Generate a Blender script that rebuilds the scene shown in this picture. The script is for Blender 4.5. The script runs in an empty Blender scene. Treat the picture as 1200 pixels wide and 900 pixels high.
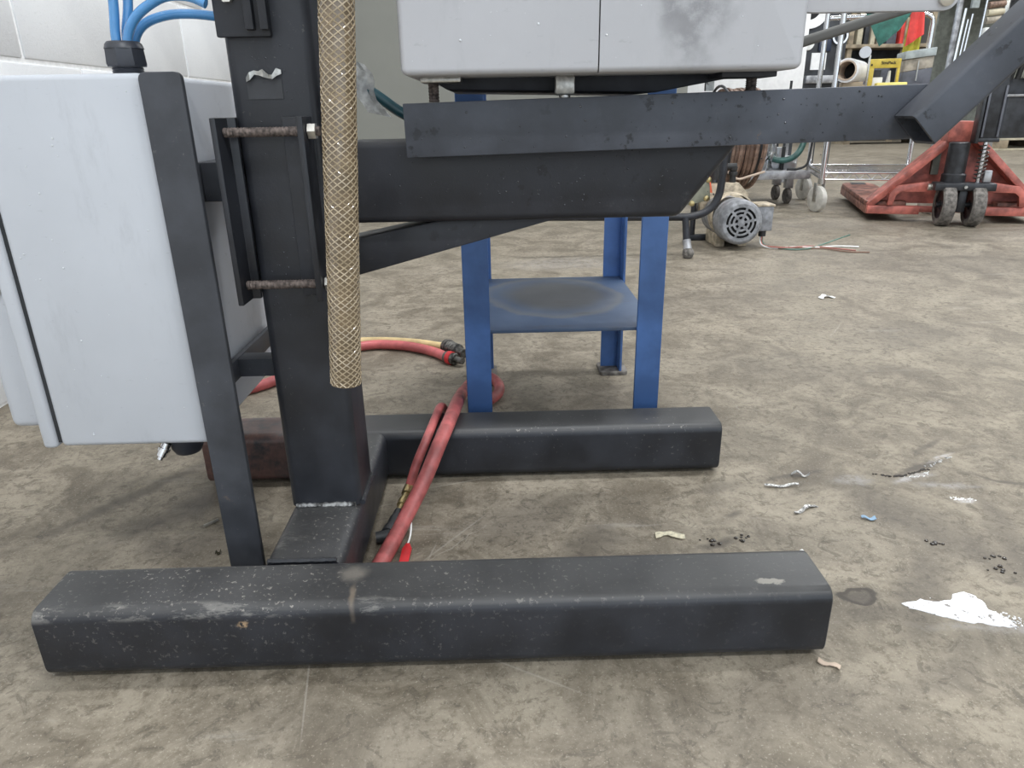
import bpy, bmesh, math, random
from mathutils import Matrix, Vector
random.seed(7)
scene = bpy.context.scene
COL = scene.collection
R90 = math.pi / 2

# ------------------------------------------------------------------ camera
cam_d = bpy.data.cameras.new('camera')
cam_d.sensor_fit = 'HORIZONTAL'; cam_d.sensor_width = 36.0
cam_d.lens = 830.0 / 1200.0 * 36.0
cam_d.clip_start = 0.02; cam_d.clip_end = 100
cam = bpy.data.objects.new('camera', cam_d); COL.objects.link(cam)
_down = Vector((40.0, 2150.0, 830.0)).normalized()          # world down, in image axes (x right, y down, z forward)
_up = -_down
_vx = -20.0
_vy = -(_up.x * _vx + _up.z * 830.0) / _up.y
_Y = Vector((_vx, _vy, 830.0)).normalized()
_X = _Y.cross(_up)
_R = Matrix((_X, _Y, _up))
_cr, _cu, _cb = _R @ Vector((1, 0, 0)), _R @ Vector((0, -1, 0)), _R @ Vector((0, 0, -1))
cam.matrix_world = Matrix(((_cr.x, _cu.x, _cb.x, 0), (_cr.y, _cu.y, _cb.y, 0), (_cr.z, _cu.z, _cb.z, 0.5), (0, 0, 0, 1)))
scene.camera = cam

# ------------------------------------------------------------------ world, exposure
world = bpy.data.worlds.new('overcast_daylight'); scene.world = world
world.use_nodes = True
world.node_tree.nodes['Background'].inputs[0].default_value = (0.80, 0.90, 1.0, 1)
world.node_tree.nodes['Background'].inputs[1].default_value = 1.5
vs = scene.view_settings
vs.view_transform = 'Standard'; vs.look = 'None'; vs.gamma = 1.0; vs.use_curve_mapping = False
vs.exposure = 0.2

CEIL_Z = 4.6
LIGHT_W = 75.0
LIGHT_SPOTS = [(x, y) for x in (0.5, 3.7, 6.9) for y in (-1.9, 1.4, 4.7, 8.0)]
LIGHT_COL = (0.95, 0.975, 1.0)

# ------------------------------------------------------------------ materials
MATS = {}
class NT:
    def __init__(s, name):
        m = bpy.data.materials.new(name); m.use_nodes = True
        s.m = m; s.t = m.node_tree; s.n = s.t.nodes; s.b = s.n['Principled BSDF']; s.l = s.t.links
        MATS[name] = m
        s.tc = s.n.new('ShaderNodeTexCoord')
        s.obj = s.tc.outputs['Object']
    def link(s, a, b): s.l.new(a, b)
    def set(s, **k):
        for a, v in k.items():
            i = s.b.inputs[{'rough': 'Roughness', 'metal': 'Metallic', 'spec': 'Specular IOR Level', 'coat': 'Coat Weight',
                            'coatr': 'Coat Roughness', 'trans': 'Transmission Weight', 'alpha': 'Alpha', 'sheen': 'Sheen Weight'}[a]]
            if hasattr(v, 'node'): s.link(v, i)
            else: i.default_value = v
        return s
    def color(s, v):
        if hasattr(v, 'node'): s.link(v, s.b.inputs['Base Color'])
        else: s.b.inputs['Base Color'].default_value = (*v, 1)
        return s
    def noise(s, scale, detail=4, rough=.55, vec=None, stretch=None, dist=0):
        n = s.n.new('ShaderNodeTexNoise'); n.inputs['Scale'].default_value = scale
        n.inputs['Detail'].default_value = detail; n.inputs['Roughness'].default_value = rough; n.inputs['Distortion'].default_value = dist
        v = vec or s.obj
        if stretch:
            mp = s.n.new('ShaderNodeMapping'); mp.inputs['Scale'].default_value = stretch; s.link(v, mp.inputs['Vector']); v = mp.outputs[0]
        s.link(v, n.inputs['Vector']); return n.outputs['Fac']
    def ramp(s, fac, lo, hi, a=0.0, b=1.0):
        r = s.n.new('ShaderNodeMapRange'); r.interpolation_type = 'SMOOTHSTEP'
        for k, v in (('From Min', lo), ('From Max', hi), ('To Min', a), ('To Max', b)): r.inputs[k].default_value = v
        s.link(fac, r.inputs['Value']); return r.outputs[0]
    def math(s, op, a, b=0.0):
        n = s.n.new('ShaderNodeMath'); n.operation = op
        for i, v in enumerate((a, b)):
            if hasattr(v, 'node'): s.link(v, n.inputs[i])
            else: n.inputs[i].default_value = v
        return n.outputs[0]
    def mix(s, fac, a, b):
        n = s.n.new('ShaderNodeMix'); n.data_type = 'RGBA'
        for i, v in ((0, fac), (6, a), (7, b)):
            if hasattr(v, 'node'): s.link(v, n.inputs[i])
            elif i == 0: n.inputs[0].default_value = v
            else: n.inputs[i].default_value = (*v, 1)
        return n.outputs[2]
    def bump(s, h, strength=.2, dist=.001):
        n = s.n.new('ShaderNodeBump'); n.inputs['Strength'].default_value = strength; n.inputs['Distance'].default_value = dist
        s.link(h, n.inputs['Height']); s.link(n.outputs[0], s.b.inputs['Normal']); return s
    def up(s):
        g = s.n.new('ShaderNodeNewGeometry'); x = s.n.new('ShaderNodeSeparateXYZ'); s.link(g.outputs['Normal'], x.inputs[0]); return x.outputs['Z']
    def xyz(s):
        x = s.n.new('ShaderNodeSeparateXYZ'); s.link(s.obj, x.inputs[0]); return x.outputs
    def blob(s, x, y, rx, ry, rot=0.0, warp=None, lo=1.0, hi=0.45, axes='xy'):
        mp = s.n.new('ShaderNodeMapping'); mp.vector_type = 'TEXTURE'
        mp.inputs['Location'].default_value = (x, y, 0); mp.inputs['Rotation'].default_value = (0, 0, rot)
        mp.inputs['Scale'].default_value = (rx, ry, 1)
        s.link(warp or s.obj, mp.inputs['Vector'])
        fl = s.n.new('ShaderNodeVectorMath'); fl.operation = 'MULTIPLY'; fl.inputs[1].default_value = (1, 1, 0); s.link(mp.outputs[0], fl.inputs[0])
        ln = s.n.new('ShaderNodeVectorMath'); ln.operation = 'LENGTH'; s.link(fl.outputs[0], ln.inputs[0])
        return s.ramp(ln.outputs['Value'], lo, hi)
    def warped(s, scale, amp):
        n = s.n.new('ShaderNodeTexNoise'); n.inputs['Scale'].default_value = scale; n.inputs['Detail'].default_value = 5
        s.link(s.obj, n.inputs['Vector'])
        a = s.n.new('ShaderNodeVectorMath'); a.operation = 'SUBTRACT'; a.inputs[1].default_value = (.5, .5, .5); s.link(n.outputs['Color'], a.inputs[0])
        b = s.n.new('ShaderNodeVectorMath'); b.operation = 'SCALE'; b.inputs['Scale'].default_value = amp; s.link(a.outputs[0], b.inputs[0])
        c = s.n.new('ShaderNodeVectorMath'); c.operation = 'ADD'; s.link(b.outputs[0], c.inputs[0]); s.link(s.obj, c.inputs[1])
        return c.outputs[0]

def plain(name, col, rough=.5, metal=0.0, spec=.5, vary=.12, vscale=30, bump=0.0, coat=0.0):
    m = NT(name)
    n = m.noise(vscale, 5)
    d = tuple(c * (1 - vary * 2) for c in col); u = tuple(min(1, c * (1 + vary)) for c in col)
    m.color(m.mix(m.ramp(n, .3, .7), d, u)).set(rough=rough, metal=metal, spec=spec, coat=coat)
    if bump: m.bump(m.noise(vscale * 6, 3), bump, .0006)
    return m.m

def steel_black(name,  base=(.020, .0215, .0265), chips=.60, chipcol=(.30, .28, .25), rough=.40, dust=.35, rust=None, scuff=False, wet=False):
    m = NT(name)
    n1 = m.noise(14, 5); n2 = m.noise(190, 4, .7); n3 = m.noise(11, 3)
    c = m.mix(m.ramp(n1, .3, .75), tuple(x * .75 for x in base), tuple(x * 1.55 for x in base))
    up = m.ramp(m.up(), .3, .95)
    c = m.mix(m.math('MULTIPLY', up, m.ramp(n1, .2, .8, dust * .55, dust)), c, (.115, .112, .105))
    patch = m.ramp(n3, .46, .66)
    if scuff: patch = m.math('MULTIPLY', m.ramp(m.noise(14, 4), .34, .62), m.ramp(m.xyz()[0], .16, -.10, .25, 1.0))
    spk = m.math('MULTIPLY', m.ramp(n2, chips + .09, chips + .14), m.math('ADD', m.math('MULTIPLY', patch, .85), .05))
    c = m.mix(m.math('MULTIPLY', spk, m.ramp(up, 0, 1, .28, 1.0)), c, chipcol)
    n4 = m.noise(55, 6, .7)
    c = m.mix(m.math('MULTIPLY', m.ramp(n4, .68, .73), .5), c, (.17, .12, .08))
    if scuff:      # scraped corner and pale patch near the weld, in the rail's own coordinates
        x, y, z = m.xyz()
        corner = m.math('MULTIPLY', m.ramp(y, -.022, -.030), m.ramp(z, .024, .030))
        left = m.ramp(x, .02, -.06)
        c = m.mix(m.math('MULTIPLY', m.math('MULTIPLY', corner, left), m.ramp(m.noise(70, 6, .75, stretch=(.3, 1, 1)), .50, .62, 0, .50)), c, (.26, .25, .23))
        c = m.mix(m.math('MULTIPLY', m.blob(-.085, .012, .020, .018, 0, m.warped(40, .02), 1.0, .2), .6), c, (.26, .235, .20))
        c = m.mix(m.math('MULTIPLY', m.math('MULTIPLY', m.blob(-.078, -.022, .005, .022, .1, m.warped(60, .008), 1.0, .2), m.ramp(z, .015, .022)), .6), c, (.25, .20, .15))
        c = m.mix(m.math('MULTIPLY', m.blob(-.178, -.036, .006, .012, 0, m.warped(120, .012), 1.0, .5), m.math('MULTIPLY', m.math('MULTIPLY', m.ramp(z, .015, .018), m.ramp(z, .024, .021)), m.ramp(m.noise(160, 4), .40, .5))), c, (.36, .25, .15))
        c = m.mix(m.math('MULTIPLY', m.blob(.318, -.019, .017, .005, 0, m.warped(120, .012), 1.0, .7), .8), c, (.32, .30, .26))
    if wet:
        wb = m.math('MULTIPLY', m.ramp(m.noise(75, 5, .6), .60, .66), m.ramp(m.noise(10, 3), .42, .60))
        c = m.mix(m.math('MULTIPLY', wb, .8), c, (.010, .010, .012))
        c = m.mix(m.math('MULTIPLY', m.ramp(m.noise(30, 7, .75), .60, .72), .30), c, (.13, .13, .135))
    if rust:
        x0, x1 = rust
        rx = m.math('MULTIPLY', m.ramp(m.xyz()[0], x1, x0), m.ramp(m.noise(38, 6, .7), .30, .55))
        c = m.mix(m.math('MULTIPLY', rx, .8), c, m.mix(m.noise(120, 4), (.050, .026, .022), (.24, .125, .10)))
    m.color(c).set(rough=m.ramp(n1, .2, .8, rough - .08, rough + .14), spec=.45)
    m.bump(m.noise(420, 3), .16, .0005)
    return m.m

steel_black('black_steel', chips=.55)
steel_black('black_rail', chips=.50, dust=.55, rough=.38, scuff=True)
steel_black('black_rail_rust', chips=.535, dust=.5, rough=.4, rust=(-.38, -.10))
steel_black('black_bar', base=(.050, .055, .068), chips=.60, dust=.15, rough=.50, wet=True)
steel_black('black_strap', base=(.043, .046, .054), chips=.545, dust=.1, rough=.5)
steel_black('black_tube', base=(.018, .019, .024), chips=.57, dust=.2, rough=.42, wet=True)

def paint_grey(name, base, streak, stain=None, rough=.5):
    m = NT(name)
    n = m.noise(6, 4); st = m.noise(200, 5, .7, stretch=(.30, .30, 1.0)); sp = m.noise(420, 2)
    c = m.mix(m.ramp(n, .3, .7), tuple(x * .93 for x in base), base)
    c = m.mix(m.math('MULTIPLY', m.ramp(st, .62, .70), streak), c, tuple(x * .5 for x in base))
    c = m.mix(m.math('MULTIPLY', m.ramp(sp, .74, .78), .35), c, (.8, .8, .82))
    c = m.mix(m.math('MULTIPLY', m.ramp(m.noise(16, 7, .7, stretch=(1.6, 1, .45)), .54, .72), streak * 1.1), c, tuple(x * .62 for x in base))
    if stain:
        mp = m.n.new('ShaderNodeMapping'); mp.inputs['Rotation'].default_value = (R90, 0, 0); m.link(m.warped(25, .05), mp.inputs['Vector'])
        b = m.blob(stain[0], stain[1], stain[2], stain[3], 0, mp.outputs[0], 1.0, .6)
        c = m.mix(m.math('MULTIPLY', b, m.ramp(m.noise(45, 5, .7), .3, .6, .15, .75)), c, tuple(x * .42 for x in base))
    m.color(c).set(rough=rough, spec=.4).bump(m.noise(500, 2), .08, .0004)
    return m.m
paint_grey('enclosure_paint', (.54, .56, .598), .30)
paint_grey('housing_paint', (.485, .485, .505), .22)
paint_grey('housing_paint_scuffed', (.485, .485, .505), .22, stain=(-.01, .045, .045, .12))

def floor_mat():
    m = NT('concrete_floor')
    w = m.warped(7, .10); w2 = m.warped(22, .035)
    big = m.noise(1.5, 6, .62); mid = m.noise(9, 10, .72, dist=.8); fine = m.noise(70, 8, .78); grit = m.noise(330, 3, .75)
    c = m.mix(m.ramp(mid, .34, .64), (.122, .101, .073), (.294, .256, .197))
    c = m.mix(m.ramp(big, .38, .68, 0, .40), c, (.330, .292, .232))
    c = m.mix(m.math('MULTIPLY', m.ramp(fine, .47, .64), .62), c, (.112, .091, .064))
    c = m.mix(m.math('MULTIPLY', m.ramp(m.noise(33, 7, .75, dist=1.5), .53, .62), .55), c, (.080, .067, .050))
    c = m.mix(m.math('MULTIPLY', m.ramp(grit, .57, .68), .55), c, (.43, .39, .315))
    c = m.mix(m.math('MULTIPLY', m.ramp(grit, .40, .30), .4), c, (.10, .082, .065))
    # scraped directional streaks
    st = m.noise(26, 6, .7, stretch=(1.0, .16, 1.0)); st2 = m.noise(20, 6, .7, stretch=(.14, 1.0, 1.0))
    c = m.mix(m.math('MULTIPLY', m.ramp(st, .60, .70), .35), c, (.12, .10, .08))
    c = m.mix(m.math('MULTIPLY', m.ramp(st2, .60, .72), .40), c, (.40, .375, .33))
    # oil stains, tyre marks and scuffs (x, y, rx, ry, rot, strength)
    for (x, y, rx, ry, rot, k) in [
        (.625, .745, .028, .11, -.25, .55), (.53, .77, .05, .19, .45, .55), (.455, .63, .03, .11, -.6, .6), (.383, .631, .030, .018, 0, .9),
        (.385, .60, .05, .02, .2, .5), (.11, .735, .07, .035, .3, .65), (.02, .80, .12, .06, .2, .45), (-.52, .90, .018, .20, -.6, .7), (-.43, .86, .03, .17, -.7, .7),
        (-.40, .76, .07, .05, .3, .5), (-.31, .64, .09, .06, 0, .45), (-.55, .68, .12, .04, .4, .3), (.257, .735, .035, .010, .4, .85), (.30, .80, .02, .008, .2, .8),
        (.60, .905, .055, .008, .35, .9), (.64, .925, .05, .006, .3, .5), (.72, .86, .09, .006, -.4, .8), (.66, .97, .07, .006, .7, .7),
        (.43, .90, .06, .007, .05, .8), (.30, .87, .045, .020, .1, .5), (.20, .48, .20, .05, .2, .35), (-.15, .47, .15, .05, -.2, .3), (.42, .53, .10, .03, .3, .4),
        (.45, 1.9, .5, .20, .1, .30), (.95, 1.55, .22, .12, .3, .35), (.6, 1.35, .30, .10, -.2, .28), (1.6, 2.3, .7, .28, -.2, .35), (.25, 1.7, .22, .08, .1, .35),
        (.95, 2.1, .25, .10, .5, .30), (2.1, 2.9, .6, .15, .2, .4), (1.5, 3.1, .6, .2, -.1, .35), (.16, 1.22, .20, .10, 0, .40)]:
        b = m.blob(x, y, rx, ry, rot, w if rx > .05 else w2, 1.15, .25)
        c = m.mix(m.math('MULTIPLY', b, min(.9, k * .82)), c, (.075, .064, .054))
    for (x, y, rx, ry, rot, k) in [(.585, .885, .045, .012, .35, .8), (.66, .94, .04, .006, .5, .7), (.50, .88, .035, .022, 0, .45), (.62, .86, .06, .012, -.1, .45),
                                   (.62, .82, .018, .008, 0, .9), (.55, .56, .16, .012, -.15, .4), (.25, 2.45, .30, .14, .1, .35), (.20, 2.2, .2, .04, 0, .5), (.05, .99, .15, .05, .3, .35)]:
        b = m.math('MULTIPLY', m.blob(x, y, rx, ry, rot, w2, 1.1, .3), m.ramp(fine, .38, .60))
        c = m.mix(m.math('MULTIPLY', b, k), c, (.47, .45, .44))
    # ring left by a bolt head, fine scratches
    ring = m.math('MULTIPLY', m.blob(.383, .631, .026, .017, 0, w2, 1.0, .85), m.blob(.383, .631, .026, .017, 0, w2, .45, .75))
    c = m.mix(m.math('MULTIPLY', ring, .8), c, (.045, .038, .032))
    rs = random.Random(11)
    for _ in range(16):
        sx, sy = rs.uniform(-.3, .8), rs.uniform(.45, 1.6)
        c = m.mix(m.math('MULTIPLY', m.blob(sx, sy, rs.uniform(.03, .10), rs.uniform(.0012, .0022), rs.uniform(0, 3.1), w2 if rs.random() < .3 else None, 1.0, .3), .35), c, (.42, .39, .34))
    m.color(c).set(rough=m.ramp(mid, .3, .7, .50, .72), spec=.38)
    m.bump(m.math('ADD', m.math('MULTIPLY', fine, .6), m.math('MULTIPLY', grit, .4)), .28, .0012)
floor_mat()

def block_mat():
    m = NT('white_block_paint')
    n = m.noise(160, 5, .75); n2 = m.noise(4, 3)
    c = m.mix(m.ramp(n2, .3, .7), (.68, .69, .71), (.75, .76, .775))
    c = m.mix(m.math('MULTIPLY', m.ramp(n, .58, .70), .32), c, (.42, .43, .45))
    m.color(c).set(rough=.55, spec=.35).bump(n, .6, .002)
block_mat()
plain('mortar_paint', (.88, .885, .89), .6, vary=.05, vscale=60, bump=.3)
plain('partition_paint', (.225, .225, .200), .6, vary=.03, vscale=3)
plain('far_wall_paint', (.115, .112, .105), .7, vary=.06, vscale=2)
plain('ceiling_paint', (.55, .55, .54), .8, vary=.03, vscale=3)
plain('lamp_housing', (.6, .6, .6), .5)
plain('blue_paint', (.075, .170, .42), .42, vary=.18, vscale=9, bump=.1)
plain('blue_tube', (.085, .29, .60), .22, vary=.06, coat=.6)
plain('teal_tube', (.02, .085, .105), .3, vary=.1, coat=.3)
plain('gland_plastic', (.035, .038, .048), .38)
plain('gasket', (.03, .032, .035), .7)
plain('chrome', (.72, .72, .74), .16, metal=1.0, vary=.04)
plain('zinc', (.50, .49, .46), .36, metal=.9, vary=.15, vscale=200)
plain('bolt_steel', (.62, .60, .55), .32, metal=.8, vary=.15)
plain('rusty_rod', (.17, .135, .12), .72, metal=.2, vary=.35, vscale=220, bump=.6)
plain('weld_metal', (.27, .27, .265), .45, metal=.35, vary=.5, vscale=150, bump=.5)
plain('brass', (.55, .44, .22), .32, metal=.9, vary=.2)
plain('red_hose', (.42, .105, .10), .48, vary=.22, vscale=35, bump=.15)
plain('pink_hose', (.55, .13, .13), .40, vary=.15, vscale=30)
plain('yellow_hose', (.66, .50, .25), .42, vary=.12, vscale=30)
plain('red_plastic', (.62, .03, .035), .35, vary=.1)
plain('white_plastic', (.80, .80, .78), .4, vary=.05)
plain('white_cord', (.82, .82, .80), .6, vary=.05)
plain('black_rubber', (.022, .022, .022), .65, vary=.2)
plain('black_plastic', (.028, .029, .031), .45, vary=.15)
plain('grey_rubber', (.17, .155, .14), .8, vary=.3, vscale=60, bump=.4)
plain('hose_core', (.165, .118, .070), .22, vary=.15, vscale=60, coat=.8)
plain('hose_braid', (.42, .335, .222), .26, vary=.10, vscale=90, coat=.5)
plain('motor_grey', (.25, .255, .27), .45, vary=.2, vscale=45, bump=.15)
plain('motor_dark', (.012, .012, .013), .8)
plain('tan_paint', (.46, .385, .28), .55, vary=.25, vscale=40)
plain('olive_plate', (.22, .22, .165), .5, vary=.15)
plain('orange_paint', (.75, .13, .05), .5)
plain('jack_red', (.45, .130, .10), .42, vary=.25, vscale=22, bump=.1)
plain('jack_red_worn', (.30, .13, .095), .6, vary=.35, vscale=26)
plain('jack_black', (.022, .023, .027), .4, vary=.3, vscale=30)
plain('caster_white', (.62, .60, .55), .5, vary=.1)
plain('stainless', (.52, .53, .55), .28, metal=.9, vary=.12, vscale=12)
plain('galvanized', (.36, .36, .37), .42, metal=.6, vary=.25, vscale=18)
plain('brown_cord', (.165, .100, .072), .6, vary=.3, vscale=40, bump=.3)
plain('brown_cord_light', (.24, .155, .115), .6, vary=.3, vscale=40, bump=.3)
plain('green_hose', (.03, .10, .085), .35, vary=.2)
plain('cardboard_tube', (.52, .41, .32), .7, vary=.1)
plain('film_white', (.78, .78, .78), .28, vary=.06)
plain('yellow_paint', (.56, .42, .06), .5, vary=.1)
plain('pale_yellow', (.88, .74, .22), .5, vary=.05)
plain('green_cloth', (.045, .17, .135), .8, vary=.25, vscale=14)
plain('red_cloth', (.75, .07, .06), .75, vary=.15, vscale=10)
plain('lime_cloth', (.50, .47, .05), .75, vary=.15)
plain('grey_panel', (.36, .40, .40), .5)
plain('beige_panel', (.36, .32, .26), .6, vary=.2)
plain('slate_panel', (.10, .105, .125), .55)
plain('wood', (.36, .29, .20), .7, vary=.25, vscale=9)
plain('wood_pale', (.52, .47, .35), .7, vary=.15, vscale=9)
plain('dark_machine', (.035, .038, .045), .5, vary=.25, vscale=8)
plain('navy', (.02, .03, .06), .4)
plain('paper_white', (.85, .85, .85), .7, vary=.03)
plain('sky_blue', (.04, .16, .33), .5)
plain('pink_paint', (.60, .12, .16), .5)
plain('grey_green', (.17, .18, .155), .7)
plain('tank_beige', (.33, .32, .26), .6, vary=.1)
plain('blue_scrap', (.25, .38, .52), .6)
plain('tape_scrap', (.62, .57, .42), .6, vary=.15, vscale=200)
plain('foil_scrap', (.55, .54, .52), .35, metal=.4, vary=.4, vscale=300)
plain('sticker', (.045, .047, .053), .6)
plain('underside', (.030, .032, .040), .6, vary=.2)
plain('dark_metal', (.13, .125, .115), .45, metal=.6, vary=.35, vscale=120)
plain('wet_grime', (.035, .028, .022), .25, vary=.3, vscale=200)
plain('wire_red', (.40, .16, .13), .5)
plain('wire_green', (.10, .19, .15), .5)
plain('wire_brown', (.24, .14, .10), .5)
plain('ink', (.03, .025, .01), .7, vary=0)
m = NT('lamp_diffuser'); m.color((.9, .9, .9)); m.b.inputs['Emission Color'].default_value = (1, .98, .95, 1); m.b.inputs['Emission Strength'].default_value = 4
m = NT('clear_tape'); m.color(m.mix(m.ramp(m.noise(90, 4), .4, .65), (.62, .62, .60), (.92, .92, .9))).set(rough=.25, trans=.45, coat=.4)
m = NT('blue_shelf_worn')
c = m.mix(m.ramp(m.noise(9, 5), .3, .7), (.050, .085, .16), (.085, .125, .20))
w = m.warped(9, .05)
ring = m.math('MULTIPLY', m.blob(.0, .03, .125, .15, .2, w, 1.0, .9), m.blob(.0, .03, .125, .15, .2, w, .72, .95))
inner = m.blob(.01, .03, .12, .14, .2, w, 1.0, .5)
c = m.mix(m.math('MULTIPLY', inner, .75), c, (.085, .078, .066))
c = m.mix(m.math('MULTIPLY', ring, .55), c, (.19, .18, .15))
c = m.mix(m.math('MULTIPLY', m.ramp(m.noise(14, 6, .7, stretch=(.4, 1.5, 1)), .55, .7), .45), c, (.06, .052, .042))
m.color(c).set(rough=.5)
m = NT('paint_spill')
m.color(m.mix(m.ramp(m.noise(110, 5, .7), .57, .63), (.82, .82, .84), (.20, .18, .16))).set(rough=.5)

# ------------------------------------------------------------------ mesh helpers
W = {}
def spline(pts, n=8):
    P = [Vector(p) for p in pts]; out = []
    for i in range(len(P) - 1):
        p0 = P[max(i - 1, 0)]; p1 = P[i]; p2 = P[i + 1]; p3 = P[min(i + 2, len(P) - 1)]
        for k in range(n):
            t = k / n
            out.append(.5 * ((2 * p1) + (p2 - p0) * t + (2 * p0 - 5 * p1 + 4 * p2 - p3) * t * t + (3 * p1 - p0 - 3 * p2 + p3) * t ** 3))
    out.append(P[-1]); return out
def rrect(x0, x1, y0, y1, r, n=4):
    o = []
    for cx, cy, a in ((x1 - r, y1 - r, 0), (x0 + r, y1 - r, 1), (x0 + r, y0 + r, 2), (x1 - r, y0 + r, 3)):
        for k in range(n + 1):
            t = (a + k / n) * R90; o.append((cx + r * math.cos(t), cy + r * math.sin(t)))
    return o
class MB:
    def __init__(s, M=None): s.bm = bmesh.new(); s.M = M or Matrix.Identity(4)
    def _add(s, bm, T=None):
        if T is not None: bm.transform(T)
        me = bpy.data.meshes.new('tmp'); bm.to_mesh(me); bm.free(); s.bm.from_mesh(me); bpy.data.meshes.remove(me); return s
    def box(s, x0, x1, y0, y1, z0, z1, bev=0, seg=2, T=None):
        bm = bmesh.new(); bmesh.ops.create_cube(bm, size=1)
        for v in bm.verts: v.co = Vector(((x0 + x1) / 2 + v.co.x * (x1 - x0), (y0 + y1) / 2 + v.co.y * (y1 - y0), (z0 + z1) / 2 + v.co.z * (z1 - z0)))
        if bev: bmesh.ops.bevel(bm, geom=bm.edges[:], offset=bev, segments=seg, profile=.5, affect='EDGES')
        return s._add(bm, T)
    def prism(s, poly, axis, a0, a1, bev=0, seg=2, T=None):
        bm = bmesh.new()
        def P(u, v, a): return {'x': (a, u, v), 'y': (u, a, v), 'z': (u, v, a)}[axis]
        lo = [bm.verts.new(P(u, v, a0)) for u, v in poly]; hi = [bm.verts.new(P(u, v, a1)) for u, v in poly]
        n = len(poly)
        bm.faces.new(lo); bm.faces.new(hi[::-1])
        for i in range(n): bm.faces.new((lo[i], hi[i], hi[(i + 1) % n], lo[(i + 1) % n]))
        bmesh.ops.recalc_face_normals(bm, faces=bm.faces[:])
        if bev: bmesh.ops.bevel(bm, geom=bm.edges[:], offset=bev, segments=seg, profile=.5, affect='EDGES')
        return s._add(bm, T)
    def tube(s, pts, r, seg=10, caps=True, T=None, closed=False):
        pts = [Vector(p) for p in pts]; n = len(pts); bm = bmesh.new(); rings = []
        rr = r if isinstance(r, (list, tuple)) else [r] * n
        up = None
        for i, p in enumerate(pts):
            if closed: d = (pts[(i + 1) % n] - pts[i - 1]).normalized()
            else: d = (pts[min(i + 1, n - 1)] - pts[max(i - 1, 0)]).normalized()
            if up is None: up = Vector((0, 0, 1)) if abs(d.z) < .9 else Vector((1, 0, 0))
            a = d.cross(up)
            if a.length < 1e-5: a = d.orthogonal()
            a.normalize(); b = a.cross(d).normalized(); up = b
            rings.append([bm.verts.new(p + (a * math.cos(2 * math.pi * k / seg) + b * math.sin(2 * math.pi * k / seg)) * rr[i]) for k in range(seg)])
        for i in range(n if closed else n - 1):
            A, B = rings[i], rings[(i + 1) % n]
            for k in range(seg): bm.faces.new((A[k], A[(k + 1) % seg], B[(k + 1) % seg], B[k]))
        if caps and not closed: bm.faces.new(rings[0][::-1]); bm.faces.new(rings[-1])
        bmesh.ops.recalc_face_normals(bm, faces=bm.faces[:])
        return s._add(bm, T)
    def cyl(s, p0, p1, r, seg=16, r1=None, T=None): return s.tube([p0, p1], [r, r if r1 is None else r1], seg, True, T)
    def lathe(s, prof, o, d, seg=24, T=None):
        o = Vector(o); d = Vector(d).normalized(); a = d.orthogonal().normalized(); b = d.cross(a); bm = bmesh.new(); rings = []
        for r, h in prof:
            rings.append([bm.verts.new(o + d * h)] if r < 1e-6 else [bm.verts.new(o + d * h + (a * math.cos(2 * math.pi * k / seg) + b * math.sin(2 * math.pi * k / seg)) * r) for k in range(seg)])
        for A, B in zip(rings, rings[1:]):
            if len(A) == 1 and len(B) == 1: continue
            for k in range(seg):
                k2 = (k + 1) % seg
                if len(A) == 1: bm.faces.new((A[0], B[k], B[k2]))
                elif len(B) == 1: bm.faces.new((A[k], A[k2], B[0]))
                else: bm.faces.new((A[k], A[k2], B[k2], B[k]))
        bmesh.ops.recalc_face_normals(bm, faces=bm.faces[:])
        return s._add(bm, T)
    def torus(s, c, ax, R, r, seg=32, rs=8, T=None):
        c = Vector(c); d = Vector(ax).normalized(); a = d.orthogonal().normalized(); b = d.cross(a)
        return s.tube([c + (a * math.cos(2 * math.pi * k / seg) + b * math.sin(2 * math.pi * k / seg)) * R for k in range(seg)], r, rs, T=T, closed=True)
    def hexa(s, p0, p1, r, T=None): return s.tube([p0, p1], r, 6, True, T)
    def sheet(s, grid, thick):
        """grid[i][j] of points -> thin solid sheet"""
        bm = bmesh.new(); V = [[bm.verts.new(p) for p in row] for row in grid]
        fs = [bm.faces.new((V[i][j], V[i + 1][j], V[i + 1][j + 1], V[i][j + 1])) for i in range(len(V) - 1) for j in range(len(V[0]) - 1)]
        bmesh.ops.recalc_face_normals(bm, faces=fs)
        bmesh.ops.solidify(bm, geom=bm.faces[:], thickness=thick)
        return s._add(bm)
    def build(s, name, mat, parent=None, smooth=True, label=None):
        if s.M != Matrix.Identity(4): s.bm.transform(s.M)
        if not s.bm.verts: raise ValueError(name)
        lo = Vector([min(v.co[i] for v in s.bm.verts) for i in range(3)]); hi = Vector([max(v.co[i] for v in s.bm.verts) for i in range(3)])
        c = (lo + hi) / 2
        rot = W[parent].to_3x3().to_4x4() if parent else (s.M.to_3x3().to_4x4() if s.M != Matrix.Identity(4) else Matrix.Identity(4))
        if not parent: c.z = lo.z
        wm = Matrix.Translation(c) @ rot
        s.bm.transform(wm.inverted())
        me = bpy.data.meshes.new(name); s.bm.to_mesh(me); s.bm.free()
        me.materials.append(MATS[mat])
        if smooth:
            me.shade_smooth(); me.set_sharp_from_angle(angle=math.radians(38))
        o = bpy.data.objects.new(name, me); COL.objects.link(o)
        if parent:
            o.parent = parent; o.matrix_basis = W[parent].inverted() @ wm
        else: o.matrix_basis = wm
        W[o] = wm
        if label: o['label'] = label
        return o
def thing(name, label, cat, loc=(0, 0, 0), rotz=0.0, group=None):
    o = bpy.data.objects.new(name, None); COL.objects.link(o); o.empty_display_size = .05
    m = Matrix.Translation(Vector(loc)) @ Matrix.Rotation(rotz, 4, 'Z'); o.matrix_basis = m; W[o] = m
    return tag(o, label, cat, group)
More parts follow.
